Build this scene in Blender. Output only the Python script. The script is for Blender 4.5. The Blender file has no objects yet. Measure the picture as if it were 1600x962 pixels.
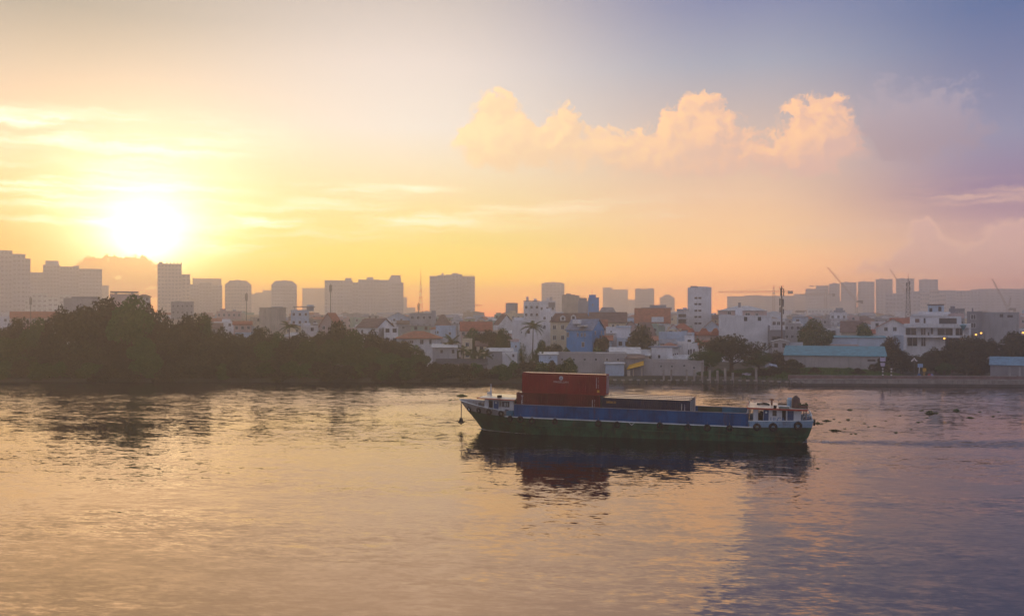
import bpy, bmesh, math, random
import numpy as np
from mathutils import Vector, Matrix

SC = bpy.context.scene
COL = SC.collection
R = math.radians
PI = math.pi

# ------------------------------------------------------------------ camera
F = 1500.0           # focal length in pixels of the 1600 pixel wide photograph
CX, HY = 800.0, 490.0
CAMZ = 17.2
GZ = 1.4             # level of the land above the river
cam = bpy.data.cameras.new('camera')
camo = bpy.data.objects.new('camera', cam)
COL.objects.link(camo)
SC.camera = camo
camo.location = (0, 0, CAMZ)
camo.rotation_euler = (PI / 2, 0, 0)
cam.sensor_width = 36
cam.lens = 36 * F / 1600
cam.shift_y = 9 / 1600
cam.clip_start = 0.5
cam.clip_end = 30000

SC.view_settings.view_transform = 'Standard'
SC.view_settings.look = 'None'
SC.view_settings.exposure = 0.0
SC.view_settings.gamma = 1.0
SC.view_settings.use_curve_mapping = False
SC.cycles.use_denoising = True
SC.cycles.max_bounces = 6
SC.cycles.diffuse_bounces = 2
SC.cycles.glossy_bounces = 3
SC.cycles.transmission_bounces = 2
SC.cycles.volume_bounces = 3
SC.cycles.transparent_max_bounces = 6
SC.cycles.caustics_reflective = False
SC.cycles.caustics_refractive = False
SC.cycles.sample_clamp_indirect = 6.0

SUN_AZ = math.degrees(math.atan((228 - 800) / F))
SUN_EL = math.degrees(math.atan((490 - 378) / math.hypot(F, 572)))

# ------------------------------------------------------------------ world
def lin(c):
    return tuple(((v / 255) / 12.92 if v / 255 <= 0.04045 else ((v / 255 + 0.055) / 1.055) ** 2.4) for v in c)

def az_of(px):
    return math.degrees(math.atan((px - CX) / F))

def el_of(px, py):
    return math.degrees(math.atan((HY - py) / math.hypot(F, px - CX)))

world = bpy.data.worlds.new('World')
SC.world = world
world.use_nodes = True
WT = world.node_tree
WT.nodes.clear()

class NB:
    """small helper that writes node trees"""
    def __init__(s, tree):
        s.t = tree
    def n(s, kind, **kw):
        nd = s.t.nodes.new(kind)
        for k, v in kw.items():
            setattr(nd, k, v)
        return nd
    def put(s, sock, v):
        if hasattr(v, 'is_linked') or hasattr(v, 'links'):
            s.t.links.new(v, sock)
        else:
            sock.default_value = v
    def m(s, op, a, b=0.0, c=None, clamp=False):
        nd = s.n('ShaderNodeMath', operation=op, use_clamp=clamp)
        s.put(nd.inputs[0], a)
        s.put(nd.inputs[1], b)
        if c is not None:
            s.put(nd.inputs[2], c)
        return nd.outputs[0]
    def vm(s, op, a, b=(0, 0, 0), c=None, out=0):
        nd = s.n('ShaderNodeVectorMath', operation=op)
        s.put(nd.inputs[0], a)
        s.put(nd.inputs[1], b)
        if c is not None:
            s.put(nd.inputs[2], c)
        return nd.outputs[out]
    def scale(s, a, k):
        nd = s.n('ShaderNodeVectorMath', operation='SCALE')
        s.put(nd.inputs[0], a)
        s.put(nd.inputs['Scale'], k)
        return nd.outputs[0]
    def rng(s, v, a, b, c=0.0, d=1.0, smooth=True):
        nd = s.n('ShaderNodeMapRange', interpolation_type='SMOOTHSTEP' if smooth else 'LINEAR')
        s.put(nd.inputs[0], v)
        for i, x in enumerate((a, b, c, d)):
            s.put(nd.inputs[i + 1], x)
        return nd.outputs[0]
    def mix(s, f, a, b, blend='MIX'):
        nd = s.n('ShaderNodeMix', data_type='RGBA', blend_type=blend)
        s.put(nd.inputs[0], f)
        s.put(nd.inputs[6], a if not isinstance(a, tuple) else (*a, 1) if len(a) == 3 else a)
        s.put(nd.inputs[7], b if not isinstance(b, tuple) else (*b, 1) if len(b) == 3 else b)
        return nd.outputs[2]
    def ramp(s, f, stops, interp='EASE'):
        nd = s.n('ShaderNodeValToRGB')
        cr = nd.color_ramp
        cr.interpolation = interp
        while len(cr.elements) < len(stops):
            cr.elements.new(0.5)
        for e, (p, c) in zip(cr.elements, stops):
            e.position = p
            e.color = (*c, 1) if len(c) == 3 else c
        s.put(nd.inputs[0], f)
        return nd.outputs[0]
    def noise(s, vec, scale, detail=4.0, rough=0.55, out=0, dims='3D', lac=2.0, distort=0.0):
        nd = s.n('ShaderNodeTexNoise', noise_dimensions=dims)
        s.put(nd.inputs['Vector'], vec)
        nd.inputs['Scale'].default_value = scale
        nd.inputs['Detail'].default_value = detail
        nd.inputs['Roughness'].default_value = rough
        nd.inputs['Lacunarity'].default_value = lac
        nd.inputs['Distortion'].default_value = distort
        return nd.outputs[out]
    def comb(s, x, y, z=0.0):
        nd = s.n('ShaderNodeCombineXYZ')
        for i, v in enumerate((x, y, z)):
            s.put(nd.inputs[i], v)
        return nd.outputs[0]
    def sep(s, v):
        nd = s.n('ShaderNodeSeparateXYZ')
        s.put(nd.inputs[0], v)
        return nd.outputs

W = NB(WT)
tc = W.n('ShaderNodeTexCoord')
dx, dy, dz = W.sep(tc.outputs['Generated'])
AZ = W.m('MULTIPLY', W.m('ARCTAN2', dx, dy), 180 / PI)            # degrees, east of the view axis
EL = W.m('MULTIPLY', W.m('ARCSINE', dz), 180 / PI)
ELC = W.m('MAXIMUM', EL, 0.0)
T = W.m('SQRT', W.m('DIVIDE', ELC, 90.0, clamp=True))

def column(px, rows, zen=(154, 162, 188)):
    st = []
    for py, c in zip(SKY_ROWS, rows):
        st.append((math.sqrt(max(0.0, el_of(px, py)) / 90), c))
    st.append((math.sqrt(40 / 90), tuple((a * .35 + b * .65) for a, b in zip(rows[-1], lin(zen)))))
    st.append((1.0, lin(zen)))
    return W.ramp(T, st, 'LINEAR')

SKY_ROWS = (490, 440, 380, 300, 200, 100, 0)
SKY_COLS = {
    60: [(3.780, 0.880, 0.060), (1.611, 0.824, 0.060), (1.000, 0.520, 0.100), (1.000, 0.660, 0.300), (1.000, 0.700, 0.480), (0.688, 0.550, 0.430), (0.412, 0.376, 0.332)],
    650: [(2.738, 0.394, 0.060), (2.165, 1.266, 0.060), (1.111, 0.913, 0.218), (1.000, 0.819, 0.470), (0.905, 0.829, 0.743), (0.828, 0.730, 0.678), (0.620, 0.551, 0.523)],
    1150: [(4.390, 1.246, 0.112), (2.280, 0.977, 0.289), (1.306, 0.776, 0.353), (0.939, 0.617, 0.413), (0.660, 0.510, 0.455), (0.381, 0.402, 0.498), (0.212, 0.247, 0.425)],
    1600: [(2.125, 0.898, 0.821), (1.121, 0.504, 0.413), (0.850, 0.500, 0.440), (0.319, 0.202, 0.356), (0.280, 0.285, 0.438), (0.177, 0.211, 0.383), (0.094, 0.154, 0.344)],
}
SKY_A, SKY_B, SKY_C, SKY_D = (column(px, rows) for px, rows in SKY_COLS.items())
SKY_E = W.ramp(T, [(0, (.52, .44, .52)), (.25, (.58, .50, .58)), (.45, (.46, .46, .58)), (1, (.32, .36, .50))], 'LINEAR')

sky = W.mix(W.rng(AZ, az_of(60), az_of(650)), SKY_A, SKY_B)
sky = W.mix(W.rng(AZ, az_of(650), az_of(1150)), sky, SKY_C)
sky = W.mix(W.rng(AZ, az_of(1150), az_of(1600)), sky, SKY_D)
sky = W.mix(W.rng(AZ, 30.0, 100.0), sky, SKY_E)
sky = W.mix(W.rng(AZ, -38.0, -110.0), sky, SKY_E)

# angle from the sun, with the glow of the thick morning air round it
sd = Vector((math.sin(R(SUN_AZ)) * math.cos(R(SUN_EL)), math.cos(R(SUN_AZ)) * math.cos(R(SUN_EL)), math.sin(R(SUN_EL))))
cosang = W.vm('DOT_PRODUCT', tc.outputs['Generated'], tuple(sd), out=1)
ANG = W.m('MULTIPLY', W.m('ARCCOSINE', W.m('MINIMUM', cosang, 0.9999999)), 180 / PI)

# cloud space: degrees of azimuth and elevation, bent by noise
PD = W.comb(AZ, EL, 0.0)
wn1 = W.noise(PD, 0.35, 2.0, 0.5, out=1)
wn2 = W.noise(PD, 1.1, 3.0, 0.6, out=1)
wn3 = W.noise(PD, 3.2, 3.0, 0.6, out=1)
warp = W.vm('MULTIPLY_ADD', wn1, (2.2, 1.3, 0), (-1.1, -.65, 0))
warp = W.vm('ADD', warp, W.vm('MULTIPLY_ADD', wn2, (1.5, 1.3, 0), (-.75, -.65, 0)))
warp = W.vm('ADD', warp, W.vm('MULTIPLY_ADD', wn3, (.5, .5, 0), (-.25, -.25, 0)))
PW = W.vm('ADD', PD, warp)

def blobs(vec, lst):
    tot = None
    for (px, py, rx, ry, w) in lst:
        a, e = az_of(px), el_of(px, py)
        k = 26.2 * math.cos(R(a)) ** 1.5
        sx, sy = k / rx, k / ry
        v = W.vm('MULTIPLY_ADD', vec, (sx, sy, 0), (-a * sx, -e * sy, 0))
        ln = W.vm('LENGTH', v, out=1)
        g = W.rng(ln, 0.0, 1.6, w, 0.0)
        tot = g if tot is None else W.m('ADD', tot, g)
    return tot

# long thin cirrus streaks
cir = W.noise(W.vm('MULTIPLY', W.vm('ADD', PD, W.scale(warp, .35)), (.10, 1.0, 0)), 1.25, 4.0, .6)
cirm = blobs(PD, [(230, 212, 150, 30, 1.0), (60, 285, 200, 30, 1.1), (580, 296, 110, 8, 1.1), (560, 340, 230, 30, .8), (330, 380, 130, 16, 1.0),
                  (150, 345, 120, 9, .9), (20, 195, 80, 20, .9), (1000, 330, 260, 25, .45), (1560, 300, 120, 14, 1.0), (1330, 360, 140, 12, .7),
                  (430, 350, 60, 16, .8)])
cira = W.m('MULTIPLY', W.rng(cir, .40, .72), W.m('MINIMUM', cirm, 1.0))
sky = W.mix(W.m('MULTIPLY', cira, 1.0), sky, W.mix(W.rng(AZ, -6, 24), (1.5, 1.32, 1.0), (.95, .60, .46)))

# the bank of cumulus right of the middle, lit from the sun's side
CUM = [(772, 180, 50, 50, .95), (755, 225, 70, 32, .8), (800, 235, 70, 30, .6), (882, 178, 30, 34, .75), (850, 222, 90, 34, .6), (960, 225, 110, 38, .65),
       (1075, 188, 46, 40, .85), (1060, 228, 110, 38, .65), (1130, 198, 40, 34, .75), (1102, 150, 20, 20, .55), (1262, 200, 50, 50, 1.05),
       (1275, 248, 90, 30, .6), (1170, 250, 150, 36, .6), (980, 262, 240, 28, .5), (1310, 195, 36, 40, .5)]
def cumulus(vec):
    pf = W.noise(vec, 1.25, 6.0, .6)
    return W.m('ADD', blobs(vec, CUM), W.m('MULTIPLY', W.m('SUBTRACT', pf, .5), 1.5)), pf
dens, puff = cumulus(PW)
dens2, _p2 = cumulus(W.vm('ADD', PW, (-.42, .40, 0)))
soft = W.rng(EL, 11.8, 8.0, .30, .75)
maina = W.n('ShaderNodeMapRange', interpolation_type='SMOOTHSTEP')
WT.links.new(dens, maina.inputs[0])
maina.inputs[1].default_value = .42
WT.links.new(W.m('ADD', soft, .42), maina.inputs[2])
maina = maina.outputs[0]
lit = W.rng(W.m('SUBTRACT', dens, dens2), -.35, .65)
tint = W.mix(W.rng(AZ, -4, 15), (1.20, .86, .48), (1.20, .68, .37))
shade = W.mix(W.rng(AZ, -4, 18), (1.0, .72, .44), (.80, .50, .42))
cm = W.mix(W.m('MULTIPLY', lit, W.rng(EL, 7.0, 11.0, .55, 1.0)), shade, tint)
sky = W.mix(W.m('MULTIPLY', maina, W.rng(EL, 4.6, 8.2, .30, .95)), sky, cm)

grey = blobs(PW, [(1405, 170, 70, 60, .7), (1440, 215, 70, 36, .8), (1380, 215, 60, 30, .5), (1510, 185, 50, 50, .5)])
gdens = W.m('ADD', grey, W.m('MULTIPLY', W.m('SUBTRACT', puff, .5), 1.9))
sky = W.mix(W.m('MULTIPLY', W.rng(gdens, .30, 1.05), .52), sky, W.mix(W.rng(EL, 12.5, 9.0), lin((196, 180, 190)), lin((172, 146, 158))))

# cumulus low over the right of the skyline
low = blobs(PW, [(1448, 388, 40, 36, 1.1), (1450, 360, 14, 20, .8), (1408, 404, 52, 18, .8), (1350, 416, 56, 10, .6), (1486, 404, 38, 22, .8),
                 (1588, 382, 38, 26, 1.1), (1562, 408, 44, 18, .8), (1640, 388, 60, 36, 1.0), (1470, 425, 110, 12, .5)])
ldens = W.m('ADD', low, W.m('MULTIPLY', W.m('SUBTRACT', puff, .5), 1.2))
lowa = W.m('MULTIPLY', W.rng(ldens, .36, 1.0), W.rng(EL, 1.2, 3.4, .25, 1.0))
rim = W.rng(ldens, 1.25, .55)
sky = W.mix(W.m('MULTIPLY', lowa, .68), sky, W.mix(W.m('MULTIPLY', rim, .85), (.86, .52, .46), (1.12, .70, .52)))

# glow, then the dark cloud that the sun is rising behind, edged with light
low_cut = W.rng(EL, 0.5, 4.5, .35, 1.0)
glow1 = W.m('MULTIPLY', W.m('MULTIPLY', W.m('EXPONENT', W.m('MULTIPLY', ANG, -1 / 1.85)), 5.6), low_cut)
glow2 = W.m('MULTIPLY', W.m('MULTIPLY', W.m('EXPONENT', W.m('MULTIPLY', ANG, -1 / 7.0)), .36), low_cut)
gl = W.n('ShaderNodeMix', data_type='RGBA', blend_type='ADD')
gl.inputs[0].default_value = 1.0
WT.links.new(sky, gl.inputs[6])
gcol = W.vm('ADD', W.scale(W.comb(1.0, .86, .60), glow1), W.scale(W.comb(1.0, .68, .26), glow2))
WT.links.new(gcol, gl.inputs[7])
sky = gl.outputs[2]
sunc = blobs(W.vm('ADD', W.vm('ADD', PD, W.scale(warp, .6)), W.vm('MULTIPLY_ADD', W.noise(PD, 1.9, 4.0, .6, out=1), (1.5, 1.3, 0), (-.75, -.65, 0))), [(185, 440, 56, 30, 1.2), (150, 418, 22, 16, .8), (182, 416, 20, 14, .7), (225, 428, 34, 18, .9), (110, 450, 50, 16, .6), (265, 448, 50, 18, .7)])
sundens = W.m('ADD', sunc, W.m('MULTIPLY', W.m('SUBTRACT', puff, .5), .8))
suna = W.rng(sundens, .46, .86)
hole = W.rng(W.noise(W.vm('MULTIPLY', PD, (.5, 1.4, 0)), 1.6, 3.0), .60, .68)
srim = W.m('MULTIPLY', W.m('MULTIPLY', W.rng(sundens, .46, .55), W.rng(sundens, .66, .56)), W.rng(ANG, 4.5, 1.0))
sky = W.mix(srim, sky, (3.2, 2.5, 1.3))
sky = W.mix(W.m('MULTIPLY', suna, W.m('SUBTRACT', .86, W.m('MULTIPLY', hole, .5))), sky, W.mix(W.rng(ANG, 1.0, 5.0), lin((250, 186, 110)), lin((232, 168, 122))))

# a share of the physical sky for the high dome
nis = W.n('ShaderNodeTexSky', sky_type='NISHITA', sun_disc=False)
nis.sun_elevation = R(SUN_EL)
nis.sun_rotation = R(SUN_AZ)
nis.dust_density = 2.0
nsc = W.vm('MULTIPLY', nis.outputs[0], (.008, .008, .008))
sky = W.mix(1.0, sky, nsc, 'ADD')

bg = W.n('ShaderNodeBackground')
out = W.n('ShaderNodeOutputWorld')
WT.links.new(sky, bg.inputs[0])
bg.inputs[1].default_value = 1.0
WT.links.new(bg.outputs[0], out.inputs[0])
world.cycles.sampling_method = 'MANUAL'
world.cycles.sample_map_resolution = 1024

# ------------------------------------------------------------------ sun
sl = bpy.data.lights.new('sun', 'SUN')
sl.energy = .58
sl.angle = R(70)
sl.color = (1.0, .64, .16)
so = bpy.data.objects.new('sun', sl)
COL.objects.link(so)
so.rotation_euler = sd.to_track_quat('Z', 'Y').to_euler()
so.location = (-200, 500, 300)
# ------------------------------------------------------------------ helpers
def P(px, py, Y):
    """the point at distance Y that the photograph shows at pixel px, py"""
    return Vector(((px - CX) / F * Y, Y, CAMZ - (py - HY) / F * Y))

def mesh_obj(name, verts, faces, mat=None, parent=None, smooth=False):
    me = bpy.data.meshes.new(name)
    me.from_pydata([tuple(v) for v in verts], [], faces)
    me.update()
    if smooth:
        me.polygons.foreach_set('use_smooth', [True] * len(me.polygons))
    o = bpy.data.objects.new(name, me)
    COL.objects.link(o)
    if mat is not None:
        for m_ in (mat if isinstance(mat, (list, tuple)) else [mat]):
            me.materials.append(m_)
    if parent is not None:
        o.parent = parent
    return o

class MB:
    """collects boxes, tubes and prisms, then links them as one mesh"""
    def __init__(s):
        s.v, s.f, s.mi = [], [], []
    def add(s, verts, faces, mi=0):
        b = len(s.v)
        s.v += [tuple(v) for v in verts]
        s.f += [tuple(b + i for i in f) for f in faces]
        s.mi += [mi] * len(faces)
        return s
    def box(s, x0, x1, y0, y1, z0, z1, mi=0):
        v = [(x0, y0, z0), (x1, y0, z0), (x1, y1, z0), (x0, y1, z0), (x0, y0, z1), (x1, y0, z1), (x1, y1, z1), (x0, y1, z1)]
        return s.add(v, [(0, 3, 2, 1), (4, 5, 6, 7), (0, 1, 5, 4), (1, 2, 6, 5), (2, 3, 7, 6), (3, 0, 4, 7)], mi)
    def tube(s, pts, rad, n=6, mi=0, cap=True):
        pts = [Vector(p) for p in pts]
        rads = rad if isinstance(rad, (list, tuple)) else [rad] * len(pts)
        vs, fs = [], []
        for i, p in enumerate(pts):
            d = (pts[min(i + 1, len(pts) - 1)] - pts[max(i - 1, 0)]).normalized()
            up = Vector((0, 0, 1)) if abs(d.z) < .9 else Vector((0, 1, 0))
            a = d.cross(up).normalized()
            b = a.cross(d)
            for k in range(n):
                t = 2 * PI * k / n + PI / n
                vs.append(p + (a * math.cos(t) + b * math.sin(t)) * rads[i])
        for i in range(len(pts) - 1):
            for k in range(n):
                k2 = (k + 1) % n
                fs.append((i * n + k, i * n + k2, (i + 1) * n + k2, (i + 1) * n + k))
        if cap:
            fs.append(tuple(range(n - 1, -1, -1)))
            fs.append(tuple((len(pts) - 1) * n + k for k in range(n)))
        return s.add(vs, fs, mi)
    def prism(s, poly, axis, a, b, mi=0):
        """a polygon given in the two other axes, swept along axis from a to b"""
        n = len(poly)
        def mk(p, t):
            if axis == 'x':
                return (t, p[0], p[1])
            if axis == 'y':
                return (p[0], t, p[1])
            return (p[0], p[1], t)
        v = [mk(p, a) for p in poly] + [mk(p, b) for p in poly]
        f = [tuple(range(n - 1, -1, -1)), tuple(range(n, 2 * n))] + [(i, (i + 1) % n, n + (i + 1) % n, n + i) for i in range(n)]
        return s.add(v, f, mi)
    def lathe(s, prof, n=12, c=(0, 0, 0), mi=0):
        """profile of (radius, z) turned round the vertical"""
        v, f = [], []
        for r, z in prof:
            for k in range(n):
                t = 2 * PI * k / n
                v.append((c[0] + r * math.cos(t), c[1] + r * math.sin(t), c[2] + z))
        for i in range(len(prof) - 1):
            for k in range(n):
                k2 = (k + 1) % n
                f.append((i * n + k, i * n + k2, (i + 1) * n + k2, (i + 1) * n + k))
        f.append(tuple(range(n - 1, -1, -1)))
        f.append(tuple((len(prof) - 1) * n + k for k in range(n)))
        return s.add(v, f, mi)
    def build(s, name, mat, parent=None, smooth=False):
        o = mesh_obj(name, s.v, s.f, mat, parent, smooth)
        if any(s.mi):
            o.data.polygons.foreach_set('material_index', s.mi)
        bm = bmesh.new()
        bm.from_mesh(o.data)
        bmesh.ops.recalc_face_normals(bm, faces=bm.faces)
        bm.to_mesh(o.data)
        bm.free()
        if smooth:
            o.data.polygons.foreach_set('use_smooth', [True] * len(o.data.polygons))
        return o

def tag(o, label=None, cat=None, group=None, kind=None):
    if label:
        o['label'] = label
    if cat:
        o['category'] = cat
    if group:
        o['group'] = group
    if kind:
        o['kind'] = kind
    return o

def empty(name, loc, rz=0.0, label=None, cat=None, group=None):
    o = bpy.data.objects.new(name, None)
    COL.objects.link(o)
    o.location = loc
    o.rotation_euler = (0, 0, rz)
    o.empty_display_size = 0.3
    return tag(o, label, cat, group)

def copy_part(src, parent, loc=None, scale=None, rot=None, mat=None):
    o = src.copy()
    COL.objects.link(o)
    o.parent = parent
    if loc is not None:
        o.location = loc
    if scale is not None:
        o.scale = scale
    if rot is not None:
        o.rotation_euler = rot
    return o

# ------------------------------------------------------------------ materials
_mats = {}
def mat(name, col, rough=.7, spec=.3, metal=0.0, var=.12, scale=.6, streak=0.0, bump=0.0, bscale=4.0, trans=0.0, emit=None, estr=0.0, grain=0.0, rust=0.0):
    """plain paint, plaster, stone ...: a base colour with uneven wear and stains"""
    if name in _mats:
        return _mats[name]
    m_ = bpy.data.materials.new(name)
    m_.use_nodes = True
    t = m_.node_tree
    t.nodes.clear()
    b = NB(t)
    pr = b.n('ShaderNodeBsdfPrincipled')
    o = b.n('ShaderNodeOutputMaterial')
    t.links.new(pr.outputs[0], o.inputs[0])
    tcn = b.n('ShaderNodeTexCoord')
    oi = b.n('ShaderNodeObjectInfo')
    v = b.vm('ADD', tcn.outputs['Object'], b.scale(b.comb(oi.outputs['Random'], oi.outputs['Random'], 0.0), 40.0))
    n1 = b.noise(v, scale, 4.0, .6)
    f = b.rng(n1, .3, .7, 1 - var * 1.4, 1 + var)
    if streak:
        n2 = b.noise(b.vm('MULTIPLY', v, (1.6, 1.6, .16)), 1.3, 3.0, .65)
        f = b.m('MULTIPLY', f, b.rng(n2, .45, .75, 1.0, 1 - streak))
    if grain:
        f = b.m('MULTIPLY', f, b.rng(b.noise(v, 9.0, 2.0), .3, .7, 1 - grain, 1 + grain))
    cn = b.scale(b.comb(*col), f)
    if rust:
        r1 = b.noise(b.vm('MULTIPLY', v, (1.5, 1.5, .22)), 1.0, 5.0, .65)
        r2 = b.noise(v, 3.5, 4.0, .7)
        rf_ = b.m('MULTIPLY', b.rng(b.m('ADD', b.m('MULTIPLY', r1, .65), b.m('MULTIPLY', r2, .35)), .52, .66), rust)
        cn = b.mix(rf_, cn, (.11, .045, .022))
    t.links.new(cn, pr.inputs['Base Color'])
    pr.inputs['Roughness'].default_value = rough
    pr.inputs['Specular IOR Level'].default_value = spec
    pr.inputs['Metallic'].default_value = metal
    if bump:
        bn = b.n('ShaderNodeBump')
        bn.inputs['Strength'].default_value = 1.0
        bn.inputs['Distance'].default_value = bump
        t.links.new(b.noise(v, bscale, 3.0), bn.inputs['Height'])
        t.links.new(bn.outputs[0], pr.inputs['Normal'])
    if emit:
        pr.inputs['Emission Color'].default_value = (*emit, 1)
        pr.inputs['Emission Strength'].default_value = estr
    _mats[name] = m_
    return m_

def leaf_mat(name, c1, c2):
    if name in _mats:
        return _mats[name]
    m_ = bpy.data.materials.new(name)
    m_.use_nodes = True
    t = m_.node_tree
    t.nodes.clear()
    b = NB(t)
    o = b.n('ShaderNodeOutputMaterial')
    tcn = b.n('ShaderNodeTexCoord')
    oi = b.n('ShaderNodeObjectInfo')
    geo = b.n('ShaderNodeNewGeometry')
    n1 = b.noise(tcn.outputs['Object'], .9, 3.0)
    f = b.m('ADD', b.m('MULTIPLY', n1, .6), b.m('MULTIPLY', geo.outputs['Random Per Island'], .4))
    c = b.mix(b.rng(f, .25, .75), c1, c2)
    hsv = b.n('ShaderNodeHueSaturation')
    t.links.new(c, hsv.inputs['Color'])
    t.links.new(b.rng(oi.outputs['Random'], 0, 1, .478, .522, False), hsv.inputs['Hue'])
    t.links.new(b.rng(oi.outputs['Random'], 0, 1, .75, 1.2, False), hsv.inputs['Value'])
    d = b.n('ShaderNodeBsdfDiffuse')
    tr = b.n('ShaderNodeBsdfTranslucent')
    t.links.new(hsv.outputs[0], d.inputs[0])
    t.links.new(hsv.outputs[0], tr.inputs[0])
    mx = b.n('ShaderNodeMixShader')
    mx.inputs[0].default_value = .3
    t.links.new(d.outputs[0], mx.inputs[1])
    t.links.new(tr.outputs[0], mx.inputs[2])
    t.links.new(mx.outputs[0], o.inputs[0])
    _mats[name] = m_
    return m_

# ------------------------------------------------------------------ river, land, haze
def bank_y(x):
    """distance of the far bank's edge at x"""
    xs = [-4000, -300, -120, -20, 20, 62, 66, 140, 400, 4000]
    ys = [268, 252, 243, 242, 238, 236, 231, 226, 214, 160]
    return float(np.interp(x, xs, ys))

def water_material():
    m_ = bpy.data.materials.new('river_water')
    m_.use_nodes = True
    t = m_.node_tree
    t.nodes.clear()
    b = NB(t)
    o = b.n('ShaderNodeOutputMaterial')
    pr = b.n('ShaderNodeBsdfPrincipled')
    tcn = b.n('ShaderNodeTexCoord')
    p = tcn.outputs['Object']
    px, py, pz = b.sep(p)
    # slopes of the ripples, taken straight from noise so that they keep their strength far off
    big = b.noise(b.vm('MULTIPLY', p, (.022, .05, 0)), 1.0, 3.0, .55)
    calm = b.rng(big, .35, .65, .45, 1.45)
    calm = b.m('MULTIPLY', calm, b.rng(py, 140.0, 200.0, 1.15, b.rng(px, 30.0, 75.0, WAVES[4], 1.7)))
    rot = b.n('ShaderNodeVectorRotate', rotation_type='Z_AXIS')
    t.links.new(p, rot.inputs['Vector'])
    rot.inputs['Angle'].default_value = R(14)
    q = rot.outputs[0]
    tot = None
    for vec, sc, det, a in ((q, (.20, .55, 0), 2.0, WAVES[0]), (p, (.65, 1.7, 0), 3.0, WAVES[1]), (q, (1.7, 4.4, 0), 3.0, WAVES[2])):
        c = b.noise(b.vm('MULTIPLY', vec, sc), 1.0, det, .55, out=1, distort=.4)
        s_ = b.vm('MULTIPLY', b.vm('SUBTRACT', c, (.5, .5, .5)), (a * .95, a, 0))
        tot = s_ if tot is None else b.vm('ADD', tot, s_)
    tot = b.scale(tot, calm)
    # seen this flat, only the near sides of the far ripples show
    tot = b.vm('ADD', tot, b.comb(0.0, b.m('MULTIPLY', b.rng(py, 145.0, 200.0), -WAVES[5]), 0.0))
    # the barge's wake: short chop in a band that widens astern
    dxs = b.m('SUBTRACT', px, 41.0)
    cen = b.m('ADD', 128.5, b.m('MULTIPLY', dxs, -.10))
    cen = b.m('ADD', cen, b.m('MULTIPLY', b.m('SUBTRACT', b.noise(b.vm('MULTIPLY', p, (.12, 0, 0)), 1.0, 2.0), .5), 4.0))
    wid = b.m('ADD', 1.8, b.m('MULTIPLY', b.m('MAXIMUM', dxs, 0.0), .10))
    dist = b.m('DIVIDE', b.m('ABSOLUTE', b.m('SUBTRACT', py, cen)), wid)
    band = b.m('MULTIPLY', b.rng(dist, 1.5, .1), b.m('MULTIPLY', b.rng(dxs, -1.5, 2.5), b.rng(dxs, 60.0, 10.0, .45, 1.0)))
    wk = b.noise(b.vm('MULTIPLY', p, (.5, 1.5, 0)), 1.0, 4.0, .65, out=1)
    wk = b.scale(b.vm('MULTIPLY', b.vm('SUBTRACT', wk, (.5, .56, .5)), (WAVES[3], WAVES[3], 0)), band)
    tot = b.vm('ADD', tot, wk)
    nv = b.vm('NORMALIZE', b.vm('ADD', tot, (0, 0, 1)))
    t.links.new(nv, pr.inputs['Normal'])
    pr.inputs['Base Color'].default_value = (*WATER_COL, 1)
    pr.inputs['Roughness'].default_value = .04
    pr.inputs['IOR'].default_value = 3.6
    pr.inputs['Specular Tint'].default_value = (1.0, .78, .68, 1)
    t.links.new(pr.outputs[0], o.inputs[0])
    return m_

WAVES = (.080, .12, .13, 1.4, 2.3, .045)
WATER_COL = (.012, .008, .010)
HAZE_TOP = 84.0
HAZE_DENS = .00074
HAZE_COL = (1.0, .92, .86)
HAZE_ANI = .72

water = mesh_obj('river', [(-2250, -140, 0), (2250, -140, 0), (2250, 300, 0), (-2250, 300, 0)], [(0, 1, 2, 3)], water_material())
tag(water, kind='structure')

gx = [-2250, -1000, -300, -120, -20, 20, 62, 66, 140, 400, 1000, 2250]
gv = [(x, bank_y(x), -1.0 + 1.0) for x in gx]
gv = [(x, bank_y(x) - 1.5, -.6) for x in gx] + [(x, bank_y(x), .75) for x in gx] + [(x, bank_y(x) + 3, GZ) for x in gx] + [(x, 2450, GZ) for x in gx]
n_ = len(gx)
gf = []
for r_ in range(3):
    for i in range(n_ - 1):
        gf.append((r_ * n_ + i, r_ * n_ + i + 1, (r_ + 1) * n_ + i + 1, (r_ + 1) * n_ + i))
ground = mesh_obj('ground', gv, gf, mat('earth', (.07, .065, .045), .95, .1, var=.35, scale=.08, grain=.2))
tag(ground, kind='structure')

hz = MB().box(-2400, 2400, -150, 2600, -1.8, HAZE_TOP).build('haze', None)
tag(hz, kind='stuff')
hm = bpy.data.materials.new('morning_haze')
hm.use_nodes = True
hm.node_tree.nodes.clear()
hb = NB(hm.node_tree)
pv = hb.n('ShaderNodeVolumePrincipled')
pv.inputs['Color'].default_value = (*HAZE_COL, 1)
pv.inputs['Density'].default_value = HAZE_DENS
pv.inputs['Anisotropy'].default_value = HAZE_ANI
ho = hb.n('ShaderNodeOutputMaterial')
hm.node_tree.links.new(pv.outputs[0], ho.inputs['Volume'])
hz.data.materials.append(hm)
hz.display_type = 'WIRE'
# ------------------------------------------------------------------ the barge
BTH, BTR = R(-15), R(.8)
boat = empty('cargo_barge', (1.24, 141.84, .28), 0, 'long river cargo barge with green hull, blue hold and two white cabins', 'barge')
boat.rotation_euler = (0, BTR, BTH)
BMAT = Matrix.Translation(boat.location) @ boat.rotation_euler.to_matrix().to_4x4()
BINV = BMAT.inverted()

def S(px, py, v=-4.8):
    """x and z on the barge's lengthwise plane v that the photograph shows at px, py"""
    c = BINV @ Vector((0, 0, CAMZ))
    d = BINV.to_3x3() @ Vector(((px - CX) / F, 1, -(py - HY) / F))
    t = (v - c.y) / d.y
    return c.x + d.x * t, c.z + d.z * t

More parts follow.
